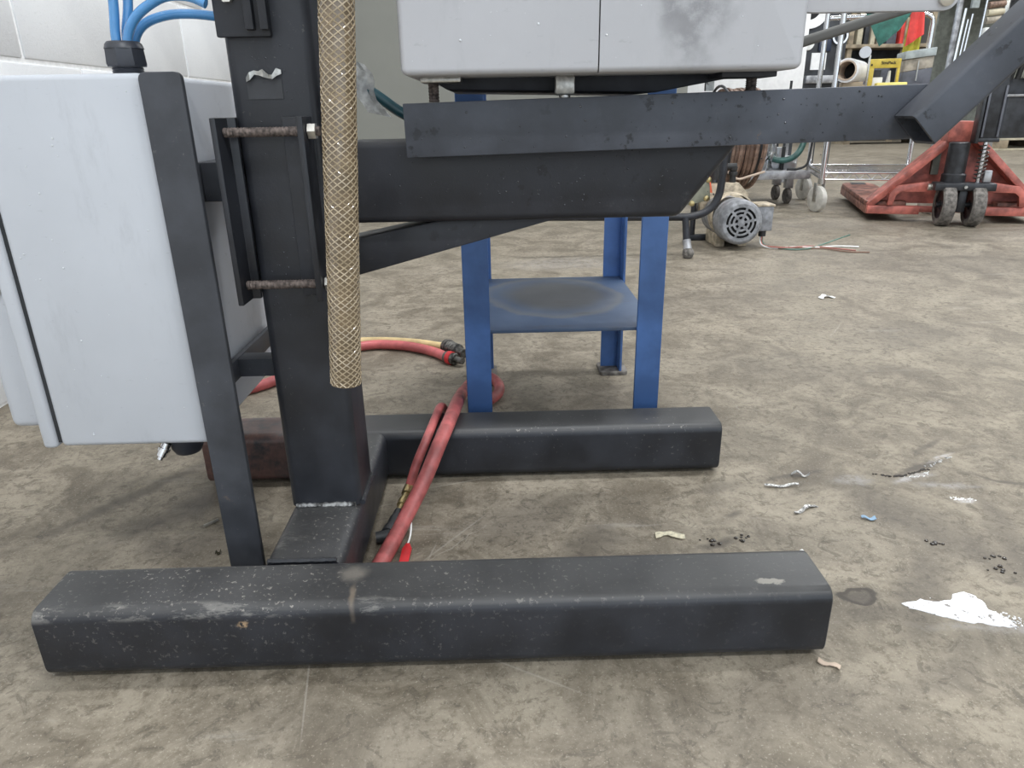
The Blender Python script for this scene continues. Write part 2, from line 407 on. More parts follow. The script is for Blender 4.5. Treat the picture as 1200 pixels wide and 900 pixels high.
def tag(o, label, cat, group=None):
    o['label'] = label; o['category'] = cat
    if group: o['group'] = group
    return o
def struct(o): o['kind'] = 'structure'; return o
def pcopy(src, parent, wloc, wrot=None):
    o = src.copy(); COL.objects.link(o); wm = Matrix.Translation(Vector(wloc)) @ (wrot or W[src].to_3x3().to_4x4())
    o.parent = parent; o.matrix_basis = (W[parent].inverted() @ wm) if parent else wm; W[o] = wm
    return o
def text_mesh(txt, size):
    cu = bpy.data.curves.new('lettering', 'FONT'); cu.body = txt; cu.size = size; cu.align_x = 'CENTER'; cu.align_y = 'CENTER'; cu.extrude = .001; cu.offset = size * .02
    t = bpy.data.objects.new('lettering', cu); COL.objects.link(t)
    dg = bpy.context.evaluated_depsgraph_get(); me = bpy.data.meshes.new_from_object(t.evaluated_get(dg))
    bpy.data.objects.remove(t); bpy.data.curves.remove(cu); return me

# ================================================================== the setting
WX = -0.93
fl = struct(MB().box(WX - .2, 9.2, -4.2, 11.3, -.12, 0).build('floor', 'concrete_floor')); 
# keep floor texture coordinates equal to world x, y
_c = W[fl].translation.copy(); fl.data.transform(Matrix.Translation(_c)); fl.matrix_basis = Matrix.Identity(4); W[fl] = Matrix.Identity(4)
fl['label'] = 'stained grey-brown concrete workshop floor'; fl['category'] = 'floor'

wl = struct(MB().box(WX - .2, WX - .004, -4.2, 4.9, 0, CEIL_Z).build('wall_left', 'mortar_paint'))
wl['label'] = 'white painted concrete block wall behind the left cabinet'; wl['category'] = 'wall'
blk = None
BL, BH, J = .406, .203, .009
for r in range(11):
    off = (.203 if r % 2 else 0.0)
    k = 0
    while True:
        y0 = .55 + off + k * BL
        if y0 > 4.3: break
        z0 = r * BH
        if r >= 3 or y0 < 2.2:
            cpos = (WX - .008, y0 + BL / 2, z0 + BH / 2)
            if blk is None:
                blk = MB().box(WX - .03, WX, y0 + J / 2, y0 + BL - J / 2, z0 + J / 2, z0 + BH - J / 2, bev=.004, seg=2).build('concrete_block', 'white_block_paint', wl)
                BO = W[blk].translation - Vector(cpos)
            else: pcopy(blk, wl, Vector(cpos) + BO)
        k += 1
wb = struct(MB().box(WX - .2, 1.17, 4.62, 4.9, 0, CEIL_Z).box(WX + .001, 1.171, 4.612, 4.62, 0, .11, .002).build('wall_back', 'partition_paint'))
wb['label'] = 'grey-green painted partition wall behind the machine post'; wb['category'] = 'wall'
wf = struct(MB().box(1.17, 9.2, 11.1, 11.3, 0, CEIL_Z).build('wall_far', 'far_wall_paint')); wf['label'] = 'dark grey far wall of the workshop'; wf['category'] = 'wall'
wr = struct(MB().box(9.0, 9.2, -4.2, 11.1, 0, CEIL_Z).build('wall_right', 'partition_paint')); wr['label'] = 'grey side wall right of the workshop'; wr['category'] = 'wall'
ce = struct(MB().box(WX - .2, 9.2, -4.2, 11.3, CEIL_Z, CEIL_Z + .15).build('ceiling', 'ceiling_paint')); ce['label'] = 'pale workshop ceiling'; ce['category'] = 'ceiling'
for i, (x, y) in enumerate(LIGHT_SPOTS):
    t = thing('ceiling_light', 'long white ceiling light fitting above the workshop', 'light', (x, y, CEIL_Z - .09), 0, 'ceiling lights')
    MB().box(x - .6, x + .6, y - .16, y + .16, CEIL_Z - .09, CEIL_Z - .001, .01).build('housing', 'lamp_housing', t)
    MB().box(x - .57, x + .57, y - .13, y + .13, CEIL_Z - .10, CEIL_Z - .088, .003).build('diffuser', 'lamp_diffuser', t)
    ld = bpy.data.lights.new('tube_light', 'AREA'); ld.shape = 'RECTANGLE'; ld.size = 1.1; ld.size_y = .25; ld.energy = LIGHT_W; ld.color = LIGHT_COL
    lo = bpy.data.objects.new('tube_light', ld); COL.objects.link(lo); lo.parent = t; lo.location = (0, 0, -.015)

# ================================================================== machine stand
S = thing('machine_stand', 'black welded square-tube machine stand with an H-shaped base and upright post', 'machine stand', (-.206, .757, 0))
def rail(y0, y1, x0, x1, z0, z1, mat):
    return MB().prism(rrect(y0, y1, z0, z1, .013, 6), 'x', x0, x1, .0012, 1).build('base_rail', mat, S)
near = rail(.537, .613, -.438, .305, .004, .078, 'black_rail')
far = rail(.913, .989, -.427, .314, .004, .078, 'black_rail_rust')
for x0 in (-.40, .268):
    for y in (.56, .93): MB().box(x0, x0 + .032, y, y + .036, 0, .0045).build('foot_pad', 'black_rubber', S)
MB().prism(rrect(-.247, -.166, .004, .077, .013, 6), 'y', .611, .915).build('cross_member', 'black_rail', S)
# post: hollow square tube
MB().prism(rrect(-.2465, -.1655, .719, .797, .010, 5), 'z', .0765, 1.02).build('post', 'black_steel', S)
def weld(pts, r=.0028, mat='weld_metal', n=26):
    P = spline(pts, n); return MB().tube(P, [r * (.75 + .5 * random.random()) for _ in P], 6).build('weld_bead', mat, S)
weld([(-.240, .7185, .0785), (-.172, .7185, .0785)], .0034)
weld([(-.1645, .722, .079), (-.1645, .79, .079)], .003, 'black_steel')
weld([(-.242, .6115, .0775), (-.172, .6115, .0775)], .0026, 'black_steel')
# upper front bracket on the post
MB().box(-.2485, -.2000, .712, .7195, .566, .80, .0012).build('bracket_plate', 'black_steel', S)
for x in (-.2195, -.2065): MB().box(x, x + .0075, .704, .7125, .571, .80, .001).build('bracket_rib', 'black_steel', S)
MB().hexa((-.2335, .7125, .5985), (-.2335, .706, .5985), .0058).build('bolt', 'bolt_steel', S, False)
# torn sticker on the post
MB().box(-.2295, -.197, .7183, .7192, .514, .531).build('sticker', 'sticker', S, label='dark rectangular sticker remnant on the post')
g = [[Vector((-.229 + .033 * i / 8, .7178 - .003 * abs(math.sin(i * 1.9)), .5330 + (.0035 + .003 * (i % 3 == 1)) * j / 2 + .002 * math.sin(i * .8) - (.004 if i < 2 else 0) + (.002 if i > 6 else 0))) for j in range(3)] for i in range(9)]
MB().sheet(g, .0006).build('torn_foil', 'zinc', S, label='crumpled silver foil edge of the torn sticker')
# clamp angles and threaded rods
MB().prism([(-.257, .684), (-.2515, .684), (-.2515, .7135), (-.2435, .7135), (-.2435, .7192), (-.2515, .7192), (-.2515, .80), (-.257, .80)], 'z', .325, .4985, .001).build('clamp_angle', 'black_steel', S)
MB().prism([(-.1795, .684), (-.1735, .684), (-.1735, .7195), (-.2005, .7195), (-.2005, .7135), (-.1795, .7135)], 'z', .327, .4985, .001).build('clamp_angle', 'black_steel', S)
for z in (.4855, .3425):
    b = MB(); n = 60
    b.tube([(-.2505 + .0885 * k / n, .699, z) for k in range(n + 1)], [.0046 if k % 2 else .0040 for k in range(n + 1)], 10)
    rod = b.build('threaded_rod', 'rusty_rod', S)
    MB().hexa((-.1725, .699, z), (-.1655, .699, z), .0075).build('nut', 'bolt_steel', rod, False)
# boom with a slanted end, brace
MB().prism([(-.166, .397), (.183, .397), (.243, .4745), (-.166, .4745)], 'y', .7215, .797, .007, 3).build('boom', 'black_tube', S)
MB().prism([(-.166, .3365), (.072, .3985), (-.050, .3985), (-.166, .376)], 'y', .738, .782, .002).build('brace', 'black_tube', S)
# carrier bars (angle sections, pitched up about one degree)
TB = Matrix.Translation((-.0825, .69, .4605)) @ Matrix.Rotation(-math.radians(1.05), 4, 'Y')
MB().prism([(0, 0), (.006, 0), (.006, .041), (.048, .041), (.048, .047), (0, .047)], 'x', 0, .485, .0010, T=TB).build('carrier_bar', 'black_bar', S)
TB2 = Matrix.Translation((-.0825, .835, .4605)) @ Matrix.Rotation(-math.radians(1.05), 4, 'Y')
MB().prism([(0, 0), (-.006, 0), (-.006, .041), (-.045, .041), (-.045, .047), (0, .047)], 'x', 0, .485, .0010, T=TB2).build('carrier_bar', 'black_bar', S)
for x in (.02, .12):
    MB().box(x, x + .03, .796, .829, .43, .500, .002).build('carrier_bracket', 'black_tube', S)
    MB().box(x, x + .03, .6955, .7225, .465, .474, .001).build('carrier_bracket', 'black_tube', S)
# slanted square-tube arm at the right, hollow end
def hollow(name, p, d, w, y0, y1, L, mat):
    ax = Vector((d[0], 0, d[1])).normalized(); nz = Vector((-ax.z, 0, ax.x))
    T = Matrix(((ax.x, 0, nz.x, p[0]), (0, 1, 0, 0), (ax.z, 0, nz.z, p[1]), (0, 0, 0, 1)))
    t = .003; bm = bmesh.new()
    po, pi = rrect(y0, y1, -w, 0, .004, 4), rrect(y0 + t, y1 - t, -w + t, -t, .0015, 4); n = len(po)
    loops = [[bm.verts.new((x, u, v)) for u, v in q] for x, q in ((.05, pi), (0, pi), (0, po), (L, po))]
    for A, B in zip(loops, loops[1:]):
        for k in range(n): bm.faces.new((A[k], A[(k + 1) % n], B[(k + 1) % n], B[k]))
    bm.faces.new(loops[0]); bm.faces.new(loops[-1])
    bmesh.ops.recalc_face_normals(bm, faces=bm.faces[:])
    b = MB(); b._add(bm, T); return b.build(name, mat, S)
hollow('side_arm', (.3655, .4895), (1, 1), .034, .652, .688, .42, 'black_bar')
hollow('rear_arm', (.27, .5475), (1, .285), .012, .942, .957, .42, 'far_wall_paint')
# flat support leg beside the left enclosure, straps
MB().prism(rrect(-.3075, -.2705, .0, .5365, .006, 4), 'y', .672, .679, .0006, 1).build('support_leg', 'black_strap', S)
for z0, z1 in ((.418, .4565), (.220, .2435)):
    MB().box(-.3045, -.2985, .679, .90, z0, z1, .001).build('mounting_strap', 'black_strap', S)
MB().box(-.2985, -.2565, .752, .798, .418, .4565, .001).build('mounting_lug', 'black_strap', S)
MB().box(-.2985, -.2460, .765, .790, .2215, .2425, .001).build('mounting_lug', 'black_strap', S)
# beads of water on bars
def drops(o, n, fx, mat='chrome'):
    b = MB()
    for _ in range(n):
        p, nrm, r = fx(); b.lathe([(r, 0), (r * .9, r * .35), (r * .5, r * .6), (0, r * .7)], p, nrm, 6)
    d = b.build('water_beads', mat, o); d['kind'] = 'stuff'; return d
mw = NT('water'); mw.color((.035, .038, .045)).set(rough=.03, spec=.9)
drops(S, 45, lambda: ((lambda x: ((x, .6899, .466 + .0183 * (x + .08) + random.random() * .038), (0, -1, 0), random.uniform(.0004, .0012)))(random.uniform(-.08, .36))), 'water')
drops(S, 110, lambda: ((random.gauss(.06, .10) if random.random() < .7 else random.uniform(-.10, .18), .7214, random.uniform(.408, .462)), (0, -1, 0), random.uniform(.0004, .0011)), 'water')
mdr = NT('clear_drop'); mdr.color((.66, .68, .71)).set(rough=.06, spec=.9)
drops(S, 60, lambda: ((random.uniform(-.235, -.18), .7189, random.uniform(.30, .56)), (0, -1, 0), random.uniform(.0004, .0010)), 'water')

# ================================================================== upper machine housing
H = thing('machine_housing', 'light grey two-panel machine housing carried on studs above the black bar', 'housing', (.092, .79, .529))
def panel(x0, x1, left, mat):
    r = .006; z0, z1 = .529, .84
    arc = [(r - r * math.cos(k * R90 / 5), r - r * math.sin(k * R90 / 5)) for k in range(6)]     # from the side to the bottom
    if left: poly = [(x0, z1)] + [(x0 + u, z0 + v) for u, v in arc] + [(x1, z0), (x1, z1)]
    else: poly = [(x1, z1)] + [(x1 - u, z0 + v) for u, v in arc] + [(x0, z0), (x0, z1)]
    bm = bmesh.new(); n = len(poly); rr = .005; rows = []
    for k in range(6):                                                                      # soft front edge on the outer sides and the bottom
        t = k * R90 / 5; ins = rr * (1 - math.sin(t)); y = .655 + rr * (1 - math.cos(t))
        row = []
        for u, v in poly:
            uu = u; vv = max(v, z0) 
            cx = min(u, x1) if left else max(u, x0)
            if left and u < x1 - 1e-6: uu = u + ins * max(0, (x0 + r - u) / r if u < x0 + r else 0)
            if not left and u > x0 + 1e-6: uu = u - ins * max(0, (u - x1 + r) / r if u > x1 - r else 0)
            if v < z0 + r: vv = v + ins * (z0 + r - v) / r
            row.append(bm.verts.new((uu, y, vv)))
        rows.append(row)
    rows.append([bm.verts.new((u, .93, v)) for u, v in poly])
    for A, B in zip(rows, rows[1:]):
        for k in range(n): bm.faces.new((A[k], A[(k + 1) % n], B[(k + 1) % n], B[k]))
    bm.faces.new(rows[0]); bm.faces.new(rows[-1])
    bmesh.ops.recalc_face_normals(bm, faces=bm.faces[:])
    b = MB(); b._add(bm); return b.build('front_panel', mat, H)
panel(-.079, .0882, True, 'housing_paint'); panel(.0894, .263, False, 'housing_paint_scuffed')
drops(H, 12, lambda: ((random.uniform(-.065, .25), .6549, random.uniform(.545, .60)), (0, -1, 0), random.uniform(.0004, .0011)), 'clear_drop')
MB().box(.080, .098, .660, .925, .535, .83).build('seam_core', 'gasket', H)
MB().prism([(-.045, .5195), (.155, .5140), (.235, .5270), (.235, .5295), (-.062, .5295)], 'y', .73, .915, .001).build('drip_pan', 'underside', H)
MB().box(-.066, -.030, .690, .725, .5245, .5295, .001).build('stud_plate', 'zinc', H)
MB().box(.205, .255, .690, .735, .5245, .5295, .001).build('stud_plate', 'underside', H)
for x, zt in ((-.0565, .509), (.2405, .514)):
    b = MB(); n = 12; b.tube([(x, .715, zt - .0005 + (.5250 - zt) * k / n) for k in range(n + 1)], [.0052 if k % 2 else .0045 for k in range(n + 1)], 10); b.build('stud', 'rusty_rod', H)
b = MB().box(.056, .074, .703, .716, .5125, .5295, .002); b.cyl((.065, .71, .5105), (.065, .71, .514), .0055, 10); b.build('spacer_block', 'zinc', H)
b = MB().box(.205, .213, .74, .745, .5145, .5295); b.hexa((.2085, .738, .5225), (.2085, .7405, .5225), .003); b.build('small_bracket', 'zinc', H)
MB().prism(rrect(.255, .3905, .572, .70, .012, 5), 'y', .659, .667, .001).build('flange_plate', 'housing_paint', H)
MB().lathe([(.0065, 0), (.0065, .003), (.004, .0045), (0, .005)], (.3785, .659, .5815), (0, -1, 0), 18).build('flange_bolt', 'bolt_steel', H)

# ================================================================== control enclosure at the left
E = thing('control_enclosure', 'pale grey wall-style electrical enclosure hung left of the post', 'electrical box', (-.385, .83, .178))
MB().box(-.463, -.3085, .680, .98, .1785, .5365, .0055, 3).build('body', 'enclosure_paint', E)
MB().box(-.4675, -.4625, .684, .976, .1825, .5325).build('gasket', 'gasket', E)
d = MB().box(-.4815, -.4672, .679, .981, .1775, .5375, .004, 3)
d.prism([(.695, .195), (.965, .195), (.965, .52), (.695, .52)], 'x', -.520, -.480, .008, 3)
door = d.build('door', 'enclosure_paint', E)
b = MB().cyl((-.500, .6953, .347), (-.500, .6915, .347), .011, 18); b.box(-.5012, -.4988, .6905, .6918, .341, .353); b.build('latch', 'bolt_steel', door)
drops(E, 30, lambda: ((random.uniform(-.455, -.315), .6799, random.uniform(.19, .53)), (0, -1, 0), random.uniform(.0004, .0011)), 'clear_drop')
gl = MB().lathe([(.0135, 0), (.0135, .0015), (.0128, .002), (.0135, .003), (.0128, .004), (.0135, .005), (.0128, .006), (.0135, .008), (.012, .0082), (.012, .012)], (-.335, .717, .5365), (0, 0, 1), 24).build('cable_gland', 'gland_plastic', E)
b = MB(); b.tube([(-.335, .717, .5435), (-.335, .717, .5455), (-.335, .717, .5585)], [.0172, .0178, .0170], 8); b.lathe([(.0168, 0), (.0155, .004), (.0135, .006), (.0115, .006), (.0115, .003)], (-.335, .717, .5582), (0, 0, 1), 24)
b.build('gland_nut', 'gland_plastic', gl)
dp = MB().lathe([(.011, 0), (.011, .012), (.0175, .013), (.0175, .030), (.014, .037), (0, .039)], (-.362, .742, .1785), (0, 0, -1), 18).build('drain_plug', 'gland_plastic', E)
MB().lathe([(.005, 0), (.005, .006), (.0065, .006), (.0065, .010), (.005, .010), (.005, .016), (.003, .017), (.003, .020), (0, .020)], (-.378, .728, .158), (-.35, -.3, -.75), 14).build('drain_fitting', 'chrome', E)
MB().lathe([(.006, 0), (.006, .022), (0, .023)], (-.378, .735, .158), (-1, .05, .30), 12).build('drain_elbow', 'brass', E)

G = 'blue air tubes in the cable gland'
def soft(name, pts, r, mat, label, cat, group=None, seg=10, n=8):
    return tag(MB().tube(spline(pts, n), r, seg).build(name, mat), label, cat, group)
soft('air_tube', [(-.3385, .713, .553), (-.3385, .713, .570), (-.334, .712, .60), (-.330, .710, .66)], .0042, 'blue_tube', 'blue air tube rising straight from the left of the cable gland', 'tube', G)
soft('air_tube', [(-.3315, .721, .553), (-.3325, .721, .57), (-.3255, .722, .60), (-.320, .722, .66)], .0042, 'blue_tube', 'middle blue air tube rising straight from the cable gland', 'tube', G)
soft('air_tube', [(-.3290, .711, .553), (-.3275, .711, .566), (-.320, .710, .579), (-.307, .710, .590), (-.288, .710, .5985), (-.268, .710, .5985), (-.2525, .709, .5925)], .0042, 'blue_tube', 'blue air tube arching right from the gland over to the post', 'tube', G)
soft('air_tube', [(-.3330, .728, .553), (-.3270, .728, .570), (-.316, .729, .5805), (-.297, .731, .5865), (-.275, .733, .5875), (-.2505, .735, .585)], .0042, 'blue_tube', 'blue air tube running nearly level from gland to post', 'tube', G)

# ================================================================== clear braided hose
HT, HB = Vector((-.121, .652, .66)), Vector((-.1525, .652, .2535))
BH_ = thing('braided_hose', 'thick amber clear hose with tan braiding hanging beside the post', 'hose', HB)
HR = .0148; hd = (HT - HB).normalized(); L = (HT - HB).length
core = MB().lathe([(HR - .004, .012), (HR - .0035, .0), (HR - .0004, .0), (HR - .0004, L), (HR - .004, L)], HB, hd, 28).build('hose_wall', 'hose_core', BH_)
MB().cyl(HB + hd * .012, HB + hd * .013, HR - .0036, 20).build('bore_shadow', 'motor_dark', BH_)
b = MB(); a = hd.orthogonal().normalized(); c_ = hd.cross(a); NS = 12; PITCH = .070; ST = 20
for sgn in (1, -1):
    for k in range(NS):
        n = int(L / PITCH * ST); pts = []
        for i in range(n + 1):
            h = .0005 + (L - .001) * i / n; t = sgn * 2 * math.pi * h / PITCH + 2 * math.pi * k / NS
            pts.append(HB + hd * h + (a * math.cos(t) + c_ * math.sin(t)) * (HR - .00035))
        b.tube(pts, .00072, 4, False)
o = b.build('braid', 'hose_braid', BH_); o['kind'] = 'stuff'

# teal tube with clear tape behind the post
soft('teal_tube', [(-.186, .86, .66), (-.188, .86, .614), (-.191, .86, .575), (-.178, .86, .548), (-.133, .86, .519), (-.100, .86, .497), (-.05, .862, .478), (.0, .865, .475)], .0062, 'teal_tube', 'dark teal air tube sagging behind the braided hose', 'tube')
g = [[Vector((-.158 + .004 * math.sin(j * 1.3) + (.026 - .010 * (1 - j / 6)) * i / 3 + .012 * (j / 6), .853 + .003 * math.sin(i * 2 + j), .556 - .055 * j / 6 - .006 * i / 3)) for i in range(4)] for j in range(7)]
tag(MB().sheet(g, .0006).build('clear_tape', 'clear_tape'), 'crumpled strip of clear tape stuck round the teal tube', 'tape')

# ================================================================== blue work stand
T_ = thing('work_stand', 'blue angle-iron work stand with a worn lower shelf behind the rails', 'stand', (.095, 1.19, 0))
tx0, tx1, ty0, ty1 = -.053, .242, 1.012, 1.372
def leg(xc, yc, sx, sy):
    w, t = .038, .005
    L = [(0, 0), (w, 0), (w, t), (t, t), (t, w), (0, w)]
    b = MB().prism([(xc + sx * u, yc + sy * v) for u, v in L], 'z', .006, .72, .0008, 1)
    o = b.build('leg', 'blue_paint', T_)
    fx = xc + sx * .016; fy = yc + sy * .010
    f = MB().prism(rrect(fx - .028, fx + .028, fy - .034, fy + .030, .009, 4), 'z', 0, .0075, .001).build('foot_plate', 'grey_rubber' if sy < 0 else 'blue_paint', o)
for sx, xc in ((1, tx0), (-1, tx1)):
    leg(xc, ty0, sx, 1); leg(xc, ty1, sx, -1)
MB().box(tx0 + .0055, tx1 - .0055, ty0 + .0055, ty1 - .0055, .1885, .194, .0012).build('shelf', 'blue_shelf_worn', T_)
MB().box(tx0 - .01, tx1 + .01, ty0 - .012, ty1 + .01, .72, .73, .001).build('table_top', 'blue_paint', T_)

# ================================================================== floor hoses
soft('red_air_hose', [(-.60, 1.20, .011), (-.46, 1.30, .011), (-.40, 1.44, .011), (-.31, 1.525, .012), (-.224, 1.522, .012), (-.150, 1.474, .012), (-.112, 1.425, .012)], .0105, 'pink_hose', 'rose red air hose curving along the floor behind the post', 'hose', seg=12)
soft('yellow_air_hose', [(-.62, 1.28, .010), (-.47, 1.42, .010), (-.39, 1.53, .010), (-.31, 1.562, .0115), (-.206, 1.545, .0115), (-.125, 1.505, .0115)], .0092, 'yellow_hose', 'cream yellow air hose lying beside the rose red one', 'hose', seg=12)
cp = thing('hose_coupling', 'dark ribbed metal hose coupling at the end of the yellow hose', 'coupling', (-.10, 1.46, 0))
d_ = Vector((.055, -.075, 0)).normalized(); o_ = Vector((-.122, 1.50, .016))
b = MB(); b.lathe([(.008, 0), (.0155, .002)] + [(.0155 - .002 * (k % 2), .004 + .004 * k) for k in range(11)] + [(.0155, .05), (.010, .052), (.010, .075), (0, .075)], o_, d_, 16); b.build('coupling_body', 'dark_metal', cp)
MB().torus(o_ + d_ * .012, d_, .0155, .002).build('clamp_band', 'grey_rubber', cp)
cl = thing('hose_clamp', 'steel hose barb with red sleeve at the end of the rose hose', 'coupling', (-.10, 1.41, 0))
d2 = Vector((.035, -.03, 0)).normalized(); o2 = Vector((-.118, 1.432, .0135))
MB().lathe([(.0112, 0), (.0130, .002), (.0130, .028), (.0112, .03), (.007, .03), (.007, .05), (0, .05)], o2, d2, 14).build('barb', 'dark_metal', cl)
MB().lathe([(.0116, 0), (.0142, .001), (.0142, .012), (.0116, .013)], o2 + d2 * .008, d2, 14).build('sleeve', 'red_plastic', cl)
soft('thick_red_hose', [(-.160, .634, .0102), (-.1436, .7095, .0105), (-.1273, .787, .016), (-.1048, .8300, .047), (-.0864, .868, .080), (-.0775, .908, .0890), (-.0705, .972, .0885), (-.0683, 1.0733, .066), (-.0664, 1.196, .030), (-.0560, 1.285, .0102), (-.0262, 1.3121, .0102), (-.0068, 1.2732, .0102), (-.0064, 1.2244, .0102), (-.0251, 1.1881, .0102), (-.046, 1.178, .0102)], .0099, 'red_hose', 'thick faded red air hose draped over the far base rail', 'hose', seg=14)
gn = thing('blow_gun', 'black air blow gun lying on floor at the end of the thinner red hose', 'blow gun', (-.148, .77, 0))
soft('thin_red_hose', [(-.1283, .851, .0255), (-.1190, .862, .052), (-.1045, .882, .0815), (-.0976, .944, .0848), (-.0925, .990, .0838), (-.091, 1.06, .045), (-.093, 1.12, .0075), (-.085, 1.155, .0068)], .0064, 'red_hose', 'thinner red hose running beside the thick one over the far rail', 'hose', seg=12)
MB().lathe([(.0066, 0), (.0072, .002), (.0072, .016), (.005, .017), (.005, .026), (.0066, .027), (.0066, .038), (.0045, .039), (.0045, .052), (0, .052)], (-.1283, .852, .0255), Vector((-.0096, -.050, -.0105)), 14).build('brass_fitting', 'brass', gn)
b = MB(); b.tube(spline([(-.1375, .804, .0155), (-.1400, .790, .0135), (-.1430, .774, .0115), (-.1460, .760, .0105)], 5), [.0062] * 5 + [.0078] * 6 + [.0092] * 5, 12); b.tube([(-.1425, .757, .0100), (-.150, .7555, .0095), (-.160, .7535, .0092)], [.0092, .0080, .0072], 12); b.build('gun_body', 'black_plastic', gn)
MB().box(-.1350, -.1300, .748, .785, .003, .008, .0015).build('trigger', 'black_plastic', gn)
tg = thing('red_tag', 'small red plastic tag on a white cord beside the thick red hose', 'tag', (-.121, .74, 0))
MB().prism([(-.127, .700), (-.116, .700), (-.1145, .738), (-.1185, .750), (-.1225, .750), (-.1265, .738)], 'z', .001, .004, .0012).build('tag_body', 'red_plastic', tg)
MB().tube(spline([(-.1205, .748, .003), (-.1195, .77, .004), (-.1215, .80, .012), (-.1225, .815, .020)], 5), .0012, 6).build('cord', 'white_cord', tg)
soft('wire_ring', [(-.168, .655, .002), (-.1685, .675, .008), (-.163, .686, .010), (-.1575, .684, .005)], .0013, 'white_plastic', 'small curled white wire next to the cross member', 'wire', seg=6)

# ================================================================== pump unit with motor
PU = thing('pump_unit', 'small pump unit with grey electric motor and black bent-tube frame', 'pump', (.75, 2.62, 0))
mc = Vector((.888, 2.60, .103)); KS = .87
mo = MB().lathe([(.076, .075), (.076, .26), (.06, .275), (0, .275)], mc, (0, 1, 0), 32).build('motor_body', 'motor_grey', PU)
# slotted fan cover: solid sectors with real openings, dark fan behind
def sector(b, r0, r1, a0, a1, y0, y1, n=5):
    poly = [(mc.x + r0 * math.cos(a0 + (a1 - a0) * k / n), mc.z + r0 * math.sin(a0 + (a1 - a0) * k / n)) for k in range(n + 1)] + \
           [(mc.x + r1 * math.cos(a1 - (a1 - a0) * k / n), mc.z + r1 * math.sin(a1 - (a1 - a0) * k / n)) for k in range(n + 1)]
    b.prism(poly, 'y', y0, y1)
b = MB(); yf = mc.y
rings = [(.0, .016, 0), (.016, .027, 1), (.027, .036, 0), (.036, .046, 1), (.046, .054, 0), (.054, .064, 1), (.064, .078, 0)]
for r0, r1, slot in rings:
    r0 *= KS; r1 *= KS
    for k in range(6):
        a0 = k * math.pi / 3 + .2; a1 = a0 + math.pi / 3
        if slot:
            g_ = .0042 / ((r0 + r1) / 2)
            sector(b, r0, r1, a0 - g_, a0 + g_, yf, yf + .003, 1)
        else: sector(b, max(r0, .0005), r1, a0, a1, yf, yf + .003, 4)
b.lathe([(.067, .003), (.067, 0), (.075, .004), (.0805, .014), (.0815, .03), (.0815, .085), (.077, .085)], mc, (0, 1, 0), 40)
fc = b.build('fan_cover', 'motor_grey', PU)
MB().cyl(mc + Vector((0, .012, 0)), mc + Vector((0, .014, 0)), .068, 24).build('fan', 'motor_dark', fc)
for x in (.83, .915): MB().box(x, x + .035, 2.70, 2.84, 0, .05, .004).build('motor_foot', 'tan_paint', PU)
tb = MB().box(.966, 1.026, 2.66, 2.75, .062, .158, .004).build('terminal_box', 'motor_grey', PU)
MB().box(.964, 1.029, 2.656, 2.754, .152, .160, .002).build('box_lid', 'tan_paint', tb)
MB().cyl((1.005, 2.70, .064), (1.005, 2.70, .038), .014, 12).build('conduit_stub', 'black_plastic', tb)
for i, (mat, pts) in enumerate([('white_cord', [(1.000, 2.70, .04), (.992, 2.66, .012), (1.03, 2.625, .004), (1.10, 2.63, .006), (1.18, 2.625, .004), (1.27, 2.64, .004), (1.345, 2.62, .004)]),
                  ('wire_brown', [(1.006, 2.70, .04), (1.000, 2.665, .010), (1.05, 2.64, .007), (1.13, 2.615, .005), (1.20, 2.60, .004), (1.26, 2.53, .004), (1.33, 2.51, .004)]),
                  ('wire_green', [(1.008, 2.705, .04), (1.01, 2.67, .008), (1.07, 2.60, .004), (1.14, 2.60, .004), (1.22, 2.655, .008), (1.29, 2.69, .02), (1.345, 2.70, .035)]),
                  ('wire_red', [(1.003, 2.696, .04), (.996, 2.66, .012), (1.04, 2.61, .009), (1.10, 2.61, .009), (1.17, 2.64, .006), (1.24, 2.60, .004), (1.30, 2.55, .004)])]):
    MB().tube(spline(pts, 6), .0026, 6).build('lead_wire', mat, tb)
MB().prism([(.80, .10), (.80, .175), (.835, .222), (.945, .222), (.988, .178), (.988, .10)], 'y', 2.84, 2.875, .003).build('end_bracket', 'tan_paint', PU)
MB().lathe([(.078, 0), (.084, .005), (.084, .045), (.077, .05)], (mc.x, 2.70, mc.z + .012), (0, 1, 0), 32).build('motor_ring', 'tan_paint', PU)
vf = MB(); vf.cyl((.925, 2.86, .22), (.925, 2.86, .262), .012, 10); vf.lathe([(.017, 0), (.017, .012), (.012, .014), (.016, .02), (.016, .03), (0, .03)], (.925, 2.86, .25), (0, 0, 1), 10); vf.cyl((.85, 2.86, .282), (.935, 2.86, .282), .013, 10); vf.cyl((.85, 2.86, .235), (.85, 2.86, .30), .028, 12)
vf.build('valve', 'black_rubber', PU)
MB().prism([(.800, .195), (.832, .19), (.812, .275)], 'y', 2.80, 2.82).build('guard_tab', 'orange_paint', PU)
fr = MB().tube([(.10, 2.532, .150)] + spline([(.30, 2.532, .146), (.60, 2.532, .140), (.69, 2.532, .141), (.748, 2.532, .165), (.775, 2.532, .21), (.782, 2.532, .27), (.785, 2.532, .36)], 6), .0135, 12).build('frame_tube', 'black_tube', PU)
MB().tube([(.78, 2.86, .012), (.78, 2.86, .36)], .011, 10).build('frame_upright', 'black_tube', PU)
MB().tube([(.785, 2.53, .355), (.78, 2.86, .355)], .011, 10).build('frame_link', 'black_tube', PU)
MB().box(.765, .99, 2.845, 2.875, .0, .022, .003).build('frame_sill', 'black_tube', PU)
lg = MB().tube([(.662, 2.525, .138), (.668, 2.51, .052)], .0125, 12).build('frame_leg', 'black_tube', PU)
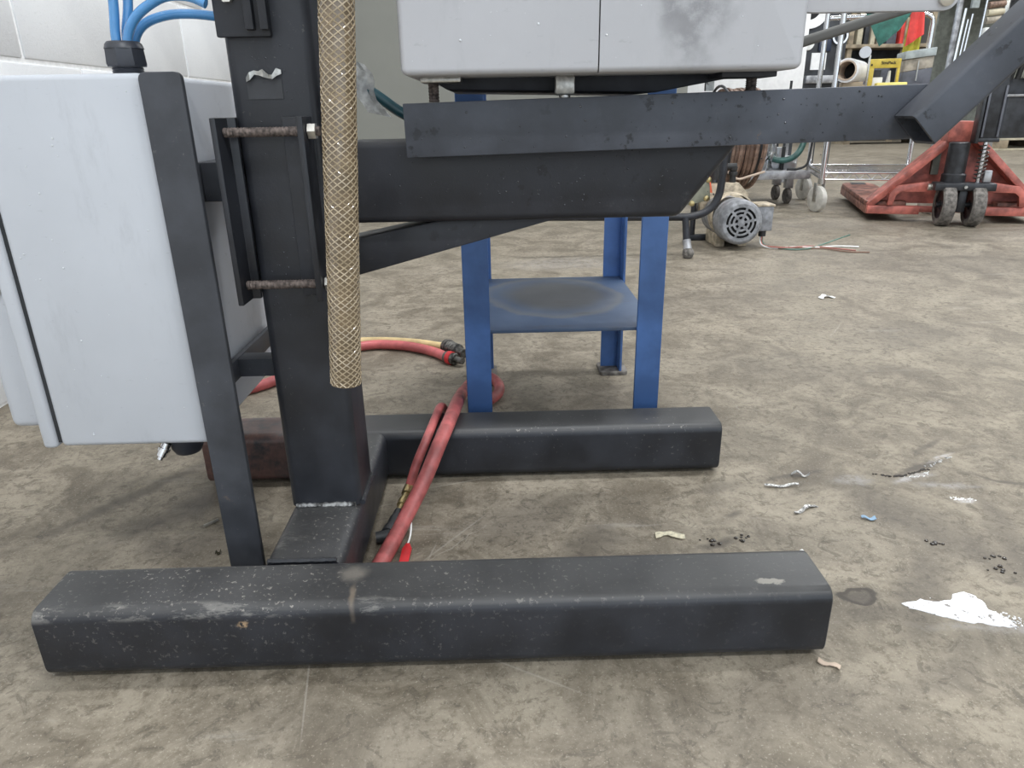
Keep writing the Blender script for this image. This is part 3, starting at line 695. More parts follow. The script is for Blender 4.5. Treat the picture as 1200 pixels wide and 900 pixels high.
MB().tube([(.667, 2.512, .062), (.671, 2.50, .030)], .0155, 12).build('leg_sleeve', 'galvanized', lg)
MB().lathe([(0, 0), (.016, .003), (.021, .014), (.019, .028), (.012, .036), (0, .038)], (.672, 2.495, 0), (0, 0, 1), 14).build('leg_foot', 'grey_rubber', lg)
gp = MB().prism([(.672, .175), (.755, .192), (.752, .225), (.745, .272)], 'y', 2.56, 2.566, .001).build('gusset_plate', 'olive_plate', PU)
for p in ((.690, .181), (.7405, .198), (.744, .262)): MB().lathe([(.010, 0), (.010, .004), (.005, .006), (0, .006)], (p[0], 2.56, p[1]), (0, -1, 0), 10).build('gusset_bolt', 'brass', gp)

# ================================================================== brown hose reel
RX0, RX1, RY, RZ, RRAD = 1.00, 1.155, 3.36, .36, .215
RL = thing('hose_reel', 'reel wound with brown hose standing behind the small pump unit', 'hose reel', (1.125, RY, 0))
MB().cyl((RX0, RY, RZ), (RX1, RY, RZ), .17, 28).build('drum', 'dark_machine', RL)
for i in range(9):
    x = RX0 + .012 + i * (RX1 - RX0 - .02) / 8.4
    MB().torus((x, RY + .004 * math.sin(i * 2.1), RZ), (1, .035 * math.sin(i * 3.3), .02 * math.cos(i * 5)), RRAD - .011 + .004 * math.sin(i * 1.7), .0112, 40, 6).build('hose_turn', 'brown_cord' if i % 2 else 'brown_cord_light', RL)
b = MB(); b.torus((RX0 - .004, RY, RZ), (1, 0, 0), RRAD + .01, .006, 36, 6)
b.build('flange_ring', 'dark_machine', RL)
MB().tube(spline([(RX0 + .0, RY - .170, RZ - .120), (RX0 + .05, RY - .178, RZ - .155), (RX0 + .10, RY - .190, RZ - .143), (RX1 + .004, RY - .200, RZ - .125)], 5), .0055, 6).build('tie_cord', 'cardboard_tube', RL)
for y in (RY - .16, RY + .16):
    MB().tube([(RX0 - .018, y, .004), (RX0 - .018, RY, RZ), ], .012, 8).build('reel_leg', 'dark_machine', RL)
MB().cyl((RX0 - .03, RY, RZ), (RX1 + .03, RY, RZ), .012, 10).build('axle', 'zinc', RL)

# ================================================================== low equipment dolly with silver wheel
DL = thing('equipment_dolly', 'low grey steel dolly carrying a silver handwheel pump and green hose', 'dolly', (1.40, 3.97, 0))
DZ = .155
MB().box(1.16, 1.615, 3.78, 4.20, DZ, DZ + .028, .003).build('deck', 'galvanized', DL)
MB().box(1.155, 1.62, 3.77, 3.78, DZ - .012, DZ + .030, .001).build('deck_lip', 'galvanized', DL)
for x in (1.19, 1.585):
    for y in (3.95, 4.12):
        wv = MB().lathe([(.0, -.014), (.035, -.014), (.040, -.010), (.040, .010), (.035, .014), (0, .014)], (x, y, .04), (1, 0, 0), 20).build('caster_wheel', 'grey_rubber', DL)
        MB().box(x - .020, x + .020, y - .02, y + .02, .081, DZ, .002).build('caster_fork', 'galvanized', wv)
pm = MB().lathe([(.105, 0), (.11, .01), (.11, .05), (.10, .06), (0, .06)], (1.52, 4.00, DZ + .028), (0, 0, 1), 26).build('pump_bowl', 'stainless', DL)
MB().cyl((1.42, 3.88, .245), (1.52, 4.00, .245), .024, 14).build('pump_neck', 'stainless', DL)
MB().cyl((1.52, 4.00, .22), (1.52, 4.00, .29), .04, 14).build('pump_column', 'stainless', DL)
hw = MB().torus((1.425, 3.86, .245), (.75, -.66, 0), .092, .012, 36, 8).build('handwheel', 'stainless', DL)
b = MB(); 
for k in range(3):
    t = k * math.pi / 3 + .3; u = Vector((.66, .75, 0)).normalized() * math.cos(t) + Vector((0, 0, 1)) * math.sin(t); c0 = Vector((1.425, 3.86, .245))
    b.tube([c0 - u * .092, c0 + u * .092], .008, 6)
b.build('wheel_spokes', 'chrome', hw)
MB().box(1.50, 1.515, 3.86, 3.88, .183, .30, .003).build('valve_post', 'black_rubber', DL)
MB().tube(spline([(1.45, 3.86, .240), (1.495, 3.845, .232), (1.545, 3.84, .245), (1.585, 3.85, .280), (1.61, 3.87, .34), (1.61, 3.90, .43), (1.60, 3.95, .55)], 6), .016, 10).build('green_hose', 'green_hose', DL)
MB().tube(spline([(1.52, 3.83, .189), (1.57, 3.81, .191), (1.61, 3.80, .215), (1.625, 3.81, .29), (1.635, 3.83, .40), (1.63, 3.90, .5)], 6), .006, 8).build('black_cable', 'black_rubber', DL)
MB().cyl((1.55, 3.98, .21), (1.55, 3.98, .62), .007, 8).build('lift_rod', 'dark_machine', DL)

# ================================================================== chrome wire cart
CR = -.27
CT = thing('wire_cart', 'chrome wire shelf cart on white casters behind the black bar', 'cart', (1.61, 3.60, 0), CR)
CM = W[CT]
CL, CD = .505, .52
def cmb(): return MB(CM)
for (x, y) in ((0, 0), (CL, 0), (0, CD), (CL, CD)):
    top = (.875 if y else .60) if x else 1.15
    p = cmb().cyl((x, y, .150), (x, y, top), .0128, 12).build('post', 'chrome', CT)
    w_ = cmb().lathe([(0, -.016), (.052, -.016), (.0625, -.011), (.0625, .011), (.052, .016), (0, .016)], (x - .012, y - .006, .0625), (math.cos(.5), math.sin(.5), 0), 24).build('caster_wheel', 'caster_white', CT)
    f_ = cmb()
    for s_ in (-1, 1): f_.box(-.012, .012, s_ * .022 - .0025, s_ * .022 + .0025, .05, .140, .001, T=Matrix.Translation((x - .008, y - .004, 0)) @ Matrix.Rotation(.5 + R90, 4, 'Z'))
    f_.cyl((x, y, .134), (x, y, .158), .018, 12)
    f_.build('caster_fork', 'zinc', w_)
def wire_shelf(z):
    sh = cmb()
    for yy in (0, CD):
        sh.cyl((0, yy, z), (CL, yy, z), .005, 8); sh.cyl((0, yy, z + .032), (CL, yy, z + .032), .005, 8)
    for xx in (0, CL):
        sh.cyl((xx, 0, z), (xx, CD, z), .005, 8); sh.cyl((xx, 0, z + .032), (xx, CD, z + .032), .005, 8)
    o = sh.build('shelf_frame', 'chrome', CT)
    zz = cmb(); n = 9
    for yy in (0, CD):
        zz.tube([(CL * k / (2 * n), yy, z + (.030 if k % 2 else .002)) for k in range(2 * n + 1)], .003, 5)
    for xx in (0, CL):
        zz.tube([(xx, CD * k / (2 * n), z + (.030 if k % 2 else .002)) for k in range(2 * n + 1)], .003, 5)
    zz.build('truss_wire', 'chrome', o)
    ws = cmb()
    for k in range(1, 34): ws.cyl((CL * k / 34, 0, z + .034), (CL * k / 34, CD, z + .034), .0022, 5)
    q = ws.build('deck_wires', 'chrome', o); q['kind'] = 'stuff'
wire_shelf(.155); wire_shelf(.535)
cmb().tube([(CL, CD, .85)] + spline([(CL, CD, .872), (CL - .006, CD, .898), (CL - .028, CD, .915), (CL - .07, CD, .920), (CL - .38, CD, .920), (CL - .46, CD, .92), (.012, CD, .92)], 6), .0115, 10).build('handle', 'chrome', CT)
ZC = .535 + .0365
def cw(x, y, z): return CM @ Vector((x, y, z))
# loads on the cart
rl = thing('film_roll', 'large white plastic film roll lying with its brown cardboard core toward camera', 'roll', cw(.09, .20, ZC), CR)
a0 = Vector((.040, -.02, .648)); ad = Vector((.28, .60, -.020)).normalized()
cmb().lathe([(.043, 0), (.053, 0), (.053, .19), (.043, .19)], a0, ad, 30).build('film_wrap', 'film_white', rl)
cmb().lathe([(.038, .19), (.038, -.004), (.0445, -.004), (.0445, .19)], a0, ad, 30).build('cardboard_core', 'cardboard_tube', rl)
cmb().cyl(a0 + ad * .10, a0 + ad * .11, .0385, 20).build('core_hole_shade', 'motor_dark', rl)  # near-black disc standing in for the shade deep in the open core
cmb().box(.035, .125, .01, .10, ZC, .5985, .003).build('support_block', 'wood', rl)
yb = thing('strapping_machine_cover', 'yellow open-fronted cover with dark lettering standing on the cart', 'machine cover', cw(.23, .12, ZC), CR)
b = cmb(); b.box(.156, .290, .08, .10, .657, .697, .002); b.box(.156, .177, .08, .10, ZC, .658, .002); b.box(.278, .290, .08, .10, ZC, .658, .002); b.build('cover_frame', 'yellow_paint', yb)
me = text_mesh('StraPack', .0185); me.transform(CM @ Matrix.Translation((.236, .0795, .679)) @ Matrix.Rotation(R90, 4, 'X'))
bt = MB(); bt.bm.from_mesh(me); bpy.data.meshes.remove(me); bt.build('lettering', 'ink', yb, False, 'dark lettering on the yellow strip')
cmb().box(.160, .168, .0785, .0805, .667, .676).build('rivet', 'ink', yb, False)
tag(cmb().box(.185, .315, .01, .07, ZC, .592, .004).build('yellow_tray', 'pale_yellow'), 'flat pale yellow tray lying at the front of the cart shelf', 'tray')
tg2 = thing('parts_bin', 'small white and navy parts tray inside the yellow cover', 'bin', cw(.20, .11, ZC), CR)
cmb().box(.179, .225, .102, .135, ZC, .618, .003).build('bin_body', 'white_plastic', tg2)
cmb().box(.185, .215, .105, .13, .618, .650, .003).build('motor_block', 'dark_machine', tg2)
tag(cmb().prism([(.242, ZC), (.262, ZC), (.257, ZC + .075), (.252, ZC + .075)], 'y', .105, .135, .002).build('white_wedge', 'white_plastic'), 'white wedge-shaped plastic piece beneath the yellow cover', 'plastic part')
gb = thing('grey_control_box', 'grey and beige control box at the right end of the cart shelf', 'control box', cw(.40, .25, ZC), CR)
cmb().prism([(.328, ZC), (.452, ZC), (.452, .657), (.328, .640)], 'y', .18, .34, .002).build('lower_panel', 'slate_panel', gb)
cmb().prism([(.328, .641), (.452, .658), (.452, .709), (.328, .694)], 'y', .18, .34, .002).build('upper_panel', 'beige_panel', gb)
cmb().prism([(.322, .695), (.456, .710), (.456, .746), (.322, .730)], 'y', .17, .34, .003).build('lid', 'grey_panel', gb)
cmb().box(.385, .390, .176, .181, .60, .69).build('hinge_strip', 'zinc', gb)
gd = thing('round_gauge', 'round white dial gauge on a steel arm above the film roll', 'gauge', cw(.133, -.01, ZC), CR)
cmb().lathe([(.0, 0), (.023, 0), (.025, .004), (.025, .016), (0, .016)], (.109, -.012, .722), (0, -1, 0), 22).build('dial', 'enclosure_paint', gd)
cmb().box(.130, .138, -.016, -.002, ZC, .71, .002).build('gauge_arm', 'zinc', gd)
cmb().box(.104, .138, -.014, -.004, .702, .710, .002).build('gauge_bracket', 'zinc', gd)
# cloths hanging from the cart handle
def cloth(name, mat, label, P, Q, Rr, S_, amp):
    n = 9; g = []
    P, Q, Rr, S_ = map(Vector, (P, Q, Rr, S_))
    for i in range(n):
        u = i / (n - 1); a = P.lerp(Q, u); b = Rr.lerp(S_, u)
        g.append([CM @ (a.lerp(b, j / 6) + Vector((0, amp * math.sin(u * 11 + 1) * (.4 + .6 * j / 6), 0))) for j in range(7)])
    return tag(MB().sheet(g, .003).build(name, mat), label, 'cloth')
cloth('green_cloth', 'green_cloth', 'dark green cloth hung slanting over the cart contents', (.180, .495, .930), (.395, .500, .932), (.262, .480, .775), (.345, .485, .850), .008)
cloth('red_cloth', 'red_cloth', 'bright red cloth hanging from the curved cart handle', (.392, .500, .934), (.452, .502, .930), (.385, .485, .770), (.462, .49, .825), .008)
cloth('yellow_green_cloth', 'lime_cloth', 'yellow green cloth hanging below the red one', (.400, .540, .930), (.465, .540, .925), (.385, .535, .735), (.462, .535, .745), .006)

# ================================================================== pallet jack
JR = -math.radians(17.5)
JK = thing('pallet_jack', 'orange-red pallet jack with twin steer wheels and black handle column', 'pallet jack', (1.985, 3.075, 0), JR)
JM = W[JK]
def jb(): return MB(JM)
for s in (-1, 1):
    w_ = jb().lathe([(.060, -.022), (.080, -.026), (.0875, -.020), (.0885, 0), (.0875, .020), (.080, .026), (.060, .022)], (s * .056, 0, .0885), (1, 0, 0), 32).build('steer_wheel', 'grey_rubber', JK)
    jb().lathe([(0, -.012), (.018, -.012), (.022, -.018), (.05, -.014), (.061, -.020), (.061, .020), (.05, .014), (.022, .018), (.018, .012), (0, .012)], (s * .056, 0, .0885), (1, 0, 0), 24).build('wheel_hub', 'jack_black', w_)
b = jb(); b.box(-.016, .016, -.03, .03, .06, .155, .004); b.cyl((-.09, 0, .0885), (.09, 0, .0885), .010, 10); b.build('wheel_yoke', 'jack_black', JK)
b = jb(); b.box(-.115, .115, -.045, .035, .150, .182, .005); b.build('steer_block', 'jack_black', JK)
jb().hexa((0, -.045, .166), (0, -.049, .166), .007).build('steer_bolt', 'zinc', JK, False)
b = jb(); b.lathe([(.047, 0), (.047, .03), (.040, .035), (.040, .158), (.034, .162), (0, .162)], (-.035, .03, .182), (0, 0, 1), 24); b.build('lift_cylinder', 'jack_black', JK)
jb().cyl((.052, .0, .182), (.052, .0, .352), .009, 12).build('pump_rod', 'chrome', JK)
b = jb(); b.tube([(.052 + .019 * math.cos(t * .5), .019 * math.sin(t * .5), .192 + .140 * t / 110) for t in range(111)], .0025, 6); b.build('pump_spring', 'dark_metal', JK)
jb().box(.066, .094, -.022, .01, .184, .232, .003).build('valve_lever', 'galvanized', JK)
# frame: diagonal flanges, back plate, top box, lower bars
for s in (-1, 1):
    jb().prism([(s * .325, .070), (s * .345, .070), (s * .345, .078), (s * .075, .345), (s * .045, .345), (s * .045, .335), (s * .318, .070)], 'y', .085, .20, .002).build('diagonal_flange', 'jack_red', JK)
    jb().box(*sorted((s * .345, s * .130)), .080, .115, .034, .070, .003).build('lower_bar', 'jack_red', JK)
    l_ = jb(); l_.prism([(s * .105, .135), (s * .115, .178), (s * .235, .160), (s * .265, .125), (s * .268, .075), (s * .246, .075), (s * .238, .118), (s * .22, .133)], 'y', .06, .085, .002); l_.build('link_arm', 'jack_red', JK)
    jb().cyl((s * .104, .035, .158), (s * .125, .035, .158), .014, 12).build('link_pin', 'bolt_steel', JK)
    fk = jb(); fk.prism([(s * .345, .115), (s * .180, .115), (s * .180, .93), (s * .205, 1.0), (s * .32, 1.0), (s * .345, .93)], 'z', .060, .086, .003)
    fk.box(*sorted((s * .345, s * .338)), .115, .95, .030, .070, .001); fk.box(*sorted((s * .180, s * .187)), .115, .95, .030, .070, .001)
    fo = fk.build('fork', 'jack_red_worn', JK)
    jb().prism(rrect(min(s * .30, s * .225), max(s * .30, s * .225), .90, .985, .01, 3), 'z', .0855, .0885, .001).build('fork_slot', 'dark_machine', fo)
    for q in (.84, .92): jb().cyl((s * .225, q, .033), (s * .30, q, .033), .033, 16).build('load_roller', 'grey_rubber', fo)
jb().prism([(-.335, .072), (.335, .072), (.06, .342), (-.06, .342)], 'y', .185, .198).build('back_plate', 'jack_red', JK)
jb().box(-.075, .020, .07, .19, .343, .425, .004).build('top_box', 'jack_red', JK)
jb().box(-.095, -.065, .16, .184, .20, .31, .001).build('warning_label', 'grey_green', JK, label='faded grey label on the back plate')
jb().box(-.30, .30, .115, .135, .040, .066, .002).build('cross_bar', 'jack_red', JK)
# handle column
jb().box(.018, .082, -.030, .014, .355, .720, .004).build('handle_column', 'jack_black', JK)
jb().box(.000, .012, -.040, .03, .340, .560, .002).build('handle_plate', 'jack_black', JK)
b = jb(); b.box(.018, .026, -.036, -.030, .365, .56, .001); b.box(.074, .082, -.036, -.030, .365, .56, .001); b.build('column_rib', 'slate_panel', JK)
b = jb(); b.box(.010, .090, -.034, .018, .345, .360, .003); b.build('column_base', 'jack_black', JK)
b = jb(); b.tube([(.050, -.006, .715), (.050, -.006, 1.08)], .018, 12); b.build('handle_tube', 'jack_black', JK)
b = jb(); b.tube(spline([(.05, -.006, 1.07), (-.09, -.006, 1.12), (-.10, -.006, 1.24), (.05, -.006, 1.28), (.20, -.006, 1.24), (.19, -.006, 1.12), (.05, -.006, 1.07)], 6), .013, 10); b.build('handle_loop', 'jack_red', JK)
jb().box(.028, .075, -.030, -.026, .865, .95, .001).build('paper_tag', 'paper_white', JK, label='white paper tag on the handle')

# ================================================================== white cabinet partly hidden behind the housing corner
WC = thing('white_cabinet', 'plain bright white cabinet standing behind the housing corner', 'cabinet', (1.55, 5.3, 0))
MB().box(1.22, 2.045, 5.05, 5.45, .34, 1.15, .006).build('cabinet_body', 'paper_white', WC)
for x in (1.26, 1.98):
    for y in (5.08, 5.40): MB().box(x, x + .03, y, y + .03, 0, .345).build('leg', 'galvanized', WC)
MB().box(1.24, 2.03, 5.040, 5.052, .36, 1.13, .002).build('cabinet_door', 'paper_white', WC)

# ================================================================== dark machine with round white parts behind the cart
DM = thing('dark_machine', 'dark machine with white drum wheels and a white notice sheet', 'machine', (2.45, 5.9, 0))
MB().box(2.27, 2.62, 5.75, 6.10, .32, 1.42, .01).build('machine_body', 'dark_machine', DM)
for x in (2.28, 2.58):
    for y in (5.77, 6.05): MB().box(x, x + .03, y, y + .03, 0, .33).build('machine_leg', 'dark_machine', DM)
MB().lathe([(.08, 0), (.08, .02), (.14, .03), (.14, .0)], (2.31, 5.745, 1.16), (0, -1, 0), 28).build('drum_wheel', 'white_plastic', DM)
MB().lathe([(.0, .01), (.082, .012), (.082, 0)], (2.31, 5.745, 1.16), (0, -1, 0), 24).build('drum_hub', 'motor_dark', DM)
MB().lathe([(.045, 0), (.045, .02), (.058, .02), (.058, 0)], (2.555, 5.745, .97), (0, -1, 0), 24).build('small_ring', 'chrome', DM)
MB().lathe([(0, .02), (.045, .015), (.05, 0)], (2.325, 5.745, .925), (0, -1, 0), 18).build('knob', 'white_plastic', DM)
MB().box(2.41, 2.50, 5.735, 5.75, .87, .95, .002).build('display', 'navy', DM)
MB().box(2.365, 2.475, 5.738, 5.75, .745, .86).build('notice_sheet', 'paper_white', DM)
MB().box(2.33, 2.56, 5.70, 5.76, .65, .705, .006).build('drawer_lip', 'galvanized', DM)

# ================================================================== far wall shelving with clutter
FY = 10.35
SH = thing('storage_rack', 'tall wooden storage rack full of clutter against the far dark wall', 'rack', (4.9, FY + .25, 0))
def fx(px): return 4.02 + (px - 940) * .01245
for px in (938, 1002, 1062, 1089):
    MB().box(fx(px) - .03, fx(px) + .03, FY + .05, FY + .11, 0, 2.35).build('upright', 'wood', SH)
for z in (.70, 1.20, 1.86):
    MB().box(fx(936), fx(1091), FY, FY + .5, z, z + .045, .004).build('shelf_board', 'wood', SH)
MB().box(fx(936), fx(1091), FY + .48, FY + .50, 0.3, 2.3).build('back_panel', 'dark_machine', SH)
ti = 0
spec = [(946, 956, 1.245, .42, 'slate_panel', 'dark slate crate at the left end of the rack shelf'),
        (958, 966, 1.245, .5, 'galvanized', 'grey steel canister beside the slate crate on the rack'),
        (986, 992, 1.245, .60, 'sky_blue', 'tall narrow blue box with white marks on the rack'),
        (994, 999, 1.245, .45, 'grey_green', 'grey green bottle-shaped case next to the tall blue box'),
        (1009, 1015, 1.245, .50, 'wood_pale', 'pale wooden board standing on the rack shelf'),
        (1017, 1022, 1.245, .34, 'dark_machine', 'black case between two pale boards on the rack'),
        (1024, 1029, 1.245, .33, 'wood_pale', 'short pale board standing on the rack shelf'),
        (1032, 1038, 1.245, .30, 'beige_panel', 'brown beige carton under the green cloth on the rack'),
        (1042, 1052, 1.245, .22, 'slate_panel', 'low slate box near the red cloth on the rack'),
        (1056, 1061, 1.245, .30, 'red_cloth', 'narrow red box on the rack behind the red cloth')]
for a, b_, z, h, mt, lab in spec:
    t = thing('stored_box', lab, 'box', (fx((a + b_) / 2), FY + .2, z), 0, 'boxes on the far rack')
    MB().box(fx(a), fx(b_), FY + .08, FY + .34, z, z + h, .008).build('carton', mt, t)
    MB().box(fx(a) + .008, fx(b_) - .008, FY + .075, FY + .345, z + h * .86, z + h + .006, .004).build('carton_lid', mt, t)
    if mt == 'sky_blue':
        for k in range(4): MB().box(fx(990.6), fx(991.6) + .03, FY + .070, FY + .0745, z + .06 + k * .07, z + .09 + k * .07).build('white_mark', 'paper_white', t)
for a, b_, z, h, mt, lab in [(990, 996, 1.905, .30, 'sky_blue', 'blue box on the top board of the far rack'), (1010, 1020, 1.905, .28, 'cardboard_tube', 'tan carton on the top board of the far rack'),
                             (1012, 1050, .745, .26, 'slate_panel', 'wide slate blue crate on the lowest rack board'), (955, 985, .745, .3, 'dark_machine', 'dark crate on the lowest rack board')]:
    t = thing('stored_box', lab, 'box', (fx((a + b_) / 2), FY + .2, z), 0, 'boxes on the far rack')
    MB().box(fx(a), fx(b_), FY + .06, FY + .36, z, z + h, .008).build('carton', mt, t)
    MB().box(fx(a) - .004, fx(b_) + .004, FY + .056, FY + .364, z + h * .85, z + h + .004, .004).build('carton_lid', mt, t)

# ================================================================== tool rack with hanging chrome pieces right of the cart
TR = thing('tool_trolley', 'dark tool trolley hung with chrome rods and white fittings', 'trolley', (3.98, 6.35, 0))
def rx(px, z=.9): return 3.42 + (px - 1112) * .0098
TY = 6.30
TM = Matrix.Translation((.235, 0, 0))
for x in (3.50, 3.98): MB(TM).box(x, x + .035, TY, TY + .035, .0, 1.75, .002).build('upright', 'galvanized', TR)
for z in (.30, .62, 1.33, 1.70): MB(TM).box(3.48, 4.04, TY, TY + .30, z, z + .03, .002).build('shelf_board', 'dark_machine', TR)
MB(TM).box(3.50, 4.02, TY + .26, TY + .28, .30, 1.72).build('back_board', 'grey_green', TR)
for x0_, z0_, z1_ in ((3.535, .70, 1.20), (3.565, .68, 1.12), (3.595, .72, 1.16), (3.70, .66, 1.62)):
    MB(TM).tube([(x0_, TY - .015, z0_), (x0_ + .02, TY - .015, z1_)], .010, 8).build('hanging_rod', 'chrome', TR)
MB(TM).box(3.59, 3.65, TY - .03, TY, 1.20, 1.58, .004).build('white_case', 'grey_panel', TR)
MB(TM).box(3.735, 3.84, TY - .03, TY + .02, .95, 1.06, .012).build('white_fitting', 'white_plastic', TR)
MB(TM).box(3.735, 3.86, TY - .02, TY + .06, 1.362, 1.43, .006).build('pink_case', 'pink_paint', TR)
for k, (z, mt) in enumerate(((1.11, 'beige_panel'), (1.165, 'wood_pale'), (1.22, 'brown_cord_light'), (1.28, 'grey_panel'))):
    MB(TM).cyl((3.74, TY + .0, z), (3.87, TY + .0, z + .012), .026, 10).build('cable_roll', mt, TR)
MB(TM).box(3.86, 3.93, TY - .025, TY, 1.10, 1.26, .02).build('metal_clip', 'zinc', TR)

# ================================================================== crate on pallet and beige tank at right edge
PL = thing('wooden_pallet', 'pale wooden pallet under the dark crate at the right edge', 'pallet', (6.0, 8.3, 0))
for k in range(6): MB().box(5.45, 6.75, 8.00 + k * .17, 8.12 + k * .17, .105, .125, .002).build('deck_board', 'wood_pale', PL)
for x in (5.47, 6.05, 6.63): MB().box(x, x + .10, 8.0, 8.97, .02, .105, .002).build('stringer', 'wood', PL)
for k in range(3): MB().box(5.45, 6.75, 8.00 + k * .42, 8.12 + k * .42, .0, .02, .002).build('bottom_board', 'wood_pale', PL)
DC = thing('dark_crate', 'dark grey two-panel crate resting on the wooden pallet', 'crate', (6.0, 8.35, .125))
for x0_, x1_ in ((5.50, 5.79), (5.80, 6.20), (6.21, 6.68)): MB().box(x0_, x1_, 8.05, 8.85, .126, .545, .006).build('crate_panel', 'dark_machine', DC)
MB().box(5.48, 6.70, 8.03, 8.87, .545, .57, .004).build('crate_rim', 'galvanized', DC)
TK = thing('beige_tank', 'beige tank machine with white cap and black hoses on the dark crate', 'machine', (6.0, 8.4, .57))
MB().box(5.78, 6.60, 8.15, 8.8, .72, 1.28, .04, 3).build('tank_body', 'tank_beige', TK)
MB().box(5.50, 6.60, 8.2, 8.8, .571, .73, .006).build('tank_base', 'dark_machine', TK)
MB().lathe([(.06, 0), (.06, .10), (.05, .12), (0, .12)], (5.72, 8.12, .955), (0, -.2, 1), 16).build('white_cap', 'white_plastic', TK)
MB().cyl((5.715, 8.14, .73), (5.72, 8.13, .965), .04, 12).build('cap_neck', 'tank_beige', TK)
for p in ([(5.52, 8.13, .72), (5.56, 8.1, .95), (5.66, 8.1, 1.12), (5.85, 8.12, 1.22)], [(5.60, 8.13, .72), (5.63, 8.1, .90), (5.78, 8.1, .88), (6.05, 8.1, .73)], [(5.50, 8.12, .75), (5.50, 8.1, 1.0), (5.55, 8.1, 1.2), (5.80, 8.12, 1.30)]):
    MB().tube(spline(p, 6), .028, 8).build('black_hose', 'black_rubber', TK)
MB().box(5.80, 6.6, 8.13, 8.8, 1.28, 1.40, .02).build('tank_lid', 'grey_green', TK)

# dark skid row along the far wall, partly seen under the bar
for i, (x0_, x1_) in enumerate(((4.6, 5.7), (5.85, 7.2))):
    t = thing('low_skid', ('left' if i == 0 else 'right') + ' one of two low dark skids in front of the far wall', 'skid', ((x0_ + x1_) / 2, 10.1, 0), 0, 'skids at the far wall')
    MB().box(x0_, x1_, 9.85, 10.2, .05, .10, .004).build('skid_top', 'dark_machine', t)
    for x in (x0_ + .02, x1_ - .12): MB().box(x, x + .1, 9.87, 10.18, 0, .051).build('skid_runner', 'wood', t)

# ================================================================== small things on the floor
def ragged(cx, cy, rx_, ry_, rot, n=22, j=.35, seed=1):
    rnd = random.Random(seed); o = []
    for k in range(n):
        t = 2 * math.pi * k / n; q = 1 - j * rnd.random(); x, y = rx_ * q * math.cos(t), ry_ * q * math.sin(t)
        o.append((cx + x * math.cos(rot) - y * math.sin(rot), cy + x * math.sin(rot) + y * math.cos(rot)))
    return o
sp = [(0.423, 0.6136), (0.4478, 0.6195), (0.4561, 0.615), (0.477, 0.6161), (0.4858, 0.6275), (0.4996, 0.6286), (0.5071, 0.6231), (0.5098, 0.6105), (0.5073, 0.5985), (0.5137, 0.5923), (0.5187, 0.5767), (0.5199, 0.571), (0.5062, 0.5735), (0.4912, 0.5779), (0.4798, 0.5803), (0.467, 0.5847), (0.4526, 0.5911), (0.4392, 0.5995), (0.4269, 0.6061)]
pts = []
rnd = random.Random(3)
for a_, b_ in zip(sp, sp[1:] + sp[:1]):
    for k in range(3): 
        t = k / 3; pts.append((a_[0] + (b_[0] - a_[0]) * t + rnd.uniform(-.0012, .0012), a_[1] + (b_[1] - a_[1]) * t + rnd.uniform(-.0012, .0012)))
b = MB().prism(pts, 'z', 0, .0007)
for _ in range(160):
    x = rnd.gauss(0.5150, .016); y = 0.5864 - (x - 0.5150) * .55 + rnd.gauss(0, .006); r = rnd.uniform(.0004, .0017)
    b.prism(ragged(x, y, r, r * .7, rnd.random() * 3, 6, .4, rnd.randint(0, 999)), 'z', 0, .0006)
tag(b.build('paint_patch', 'paint_spill', None, False), 'splash of flaking white paint on the floor at right', 'paint')
def scrap(name, mat, label, cat, cx, cy, rx_, ry_, rot, h, seed, curl=0.0, n=8):
    rnd = random.Random(seed); g = []
    for i in range(n):
        u = i / (n - 1) * 2 - 1; row = []; w = ry_ * (.65 + .5 * rnd.random())
        for k in range(3):
            v = (k - 1); x, y = rx_ * u, w * v + ry_ * .5 * math.sin(u * 3 + seed)
            row.append(Vector((cx + x * math.cos(rot) - y * math.sin(rot), cy + x * math.sin(rot) + y * math.cos(rot), .0012 + h * (.5 + .5 * math.sin(u * 4 + seed)) * (1 if v else .6) + curl * abs(u))))
        g.append(row)
    return tag(MB().sheet(g, .0009).build(name, mat), label, cat)
scrap('tape_scrap', 'tape_scrap', 'torn cream masking tape scrap between the two base rails', 'scrap', .206, .754, .018, .0055, -.12, .0004, 2)
scrap('metal_curl', 'foil_scrap', 'bright curled metal strip right of the far rail', 'scrap', .428, .897, .012, .003, -.35, .006, 3)
scrap('metal_curl', 'foil_scrap', 'long crinkled metal strip lying before the bright curl', 'scrap', .390, .868, .024, .0025, .02, .003, 5)
scrap('metal_curl', 'foil_scrap', 'nearest crinkled strip pointing up toward the right', 'scrap', .398, .806, .020, .0030, .45, .004, 7)
def splat(name, mat, label, cat, pts, n, r0, r1, jit, seed):
    rnd = random.Random(seed); P = spline([(x, y, 0) for x, y in pts], 12); b = MB()
    for _ in range(n):
        p = P[rnd.randrange(len(P))]; r = rnd.uniform(r0, r1)
        b.prism(ragged(p.x + rnd.gauss(0, jit), p.y + rnd.gauss(0, jit * .6), r * rnd.uniform(1, 2.4), r, rnd.uniform(.1, .6), 8, .5, rnd.randrange(9999)), 'z', 0, rnd.uniform(.0004, .0009))
    return tag(b.build(name, mat, None, False), label, cat)
splat('grime_streak', 'wet_grime', 'wet dark smear with ragged edge right of the metal strips', 'stain', [(.535, .898), (.560, .889), (.590, .897), (.620, .908)], 34, .0010, .0032, .0022, 12)
splat('paint_streak', 'white_plastic', 'thin white paint streak edging the wet dark smear', 'paint', [(.575, .887), (.60, .888), (.616, .900)], 26, .0004, .0013, .0016, 13)
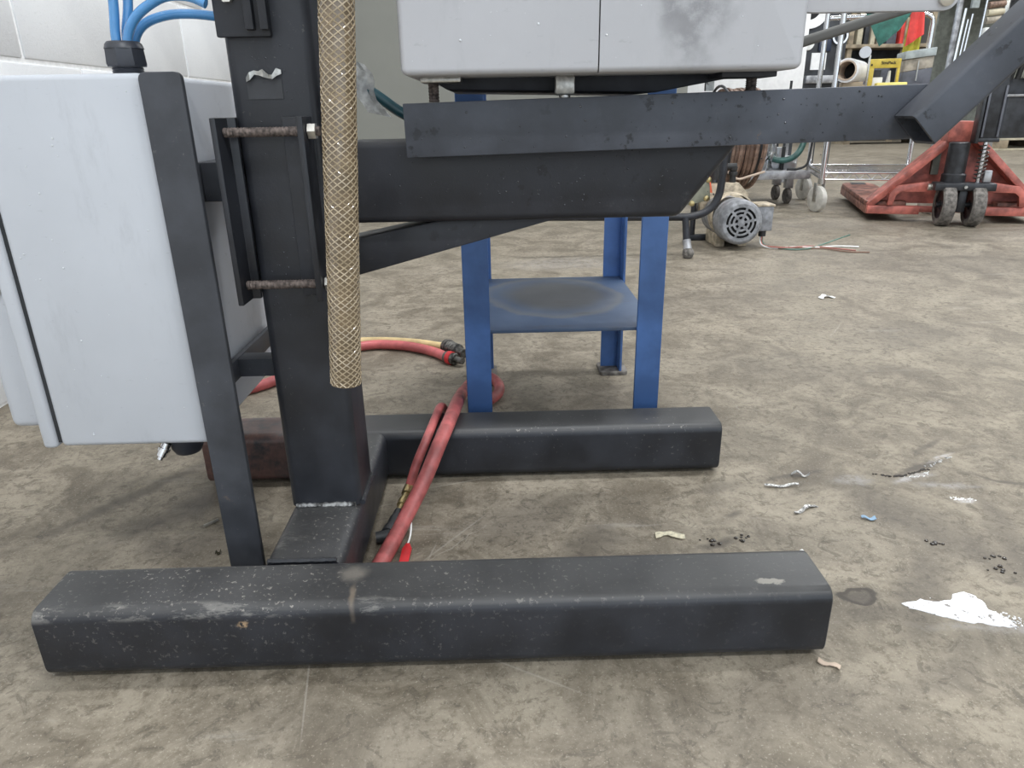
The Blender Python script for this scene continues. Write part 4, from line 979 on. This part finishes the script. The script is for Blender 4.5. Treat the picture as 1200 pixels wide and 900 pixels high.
splat('paint_streak', 'foil_scrap', 'grey white paint smear trailing up right of the dark smear', 'paint', [(.625, .915), (.65, .930), (.675, .945)], 24, .0006, .0024, .0016, 14)
splat('paint_streak', 'white_plastic', 'speckled white paint fleck nearest the right frame edge', 'paint', [(.602, .826), (.618, .822), (.632, .819)], 34, .0003, .0016, .0030, 15)
scrap('blue_scrap', 'blue_scrap', 'tiny pale blue plastic scrap on the floor', 'scrap', .469, .779, .0085, .0035, -.2, .002, 4)
scrap('brown_flake', 'cardboard_tube', 'small tan flake at the near rail corner', 'scrap', .306, .528, .010, .003, -.6, .001, 6)
scrap('white_flake', 'white_plastic', 'small white chip lying in the open floor far behind', 'scrap', .905, 1.90, .022, .010, .2, .006, 8)
scrap('white_flake', 'white_plastic', 'white chip lying behind the blue stand', 'scrap', -.06, 2.35, .02, .012, .1, .006, 9)
scrap('dark_pellet', 'ink', 'tiny black pellet on floor left of the support leg', 'scrap', -.352, .742, .0032, .0028, .3, .003, 10, n=5)
tag(MB().tube([(-.392, .803, .0022), (-.379, .818, .0022)], .0020, 8).build('metal_pin', 'bolt_steel'), 'small metal pin lying left of the support leg', 'pin')
for i, (x, y, lab) in enumerate(((.257, .737, 'wet dark debris clump just behind the near rail end'), (.293, .745, 'small dark clump right of the wet debris'), (.522, .722, 'dark gritty clump near the white paint splash'), (.572, .690, 'gritty clump farther right near frame edge'), (.566, .668, 'lowest gritty clump at right edge'))):
    b = MB(); rnd = random.Random(i + 20)
    for _ in range(7):
        r = rnd.uniform(.0012, .0030); b.lathe([(r, 0), (r * .9, r * .5), (0, r * .8)], (x + rnd.gauss(0, .006), y + rnd.gauss(0, .0035), 0), (0, 0, 1), 6)
    tag(b.build('debris_clump', 'wet_grime'), lab, 'debris', 'debris clumps')
for i, (x, y, lab) in enumerate(((.355, .712, 'single white crumb behind the near rail corner'), (.322, .622, 'white crumb touching the right end of the near rail'))):
    tag(MB().lathe([(.0030, 0), (.0028, .002), (.0012, .0035), (0, .0038)], (x, y, 0), (0, 0, 1), 7).build('white_crumb', 'white_plastic'), lab, 'crumb')
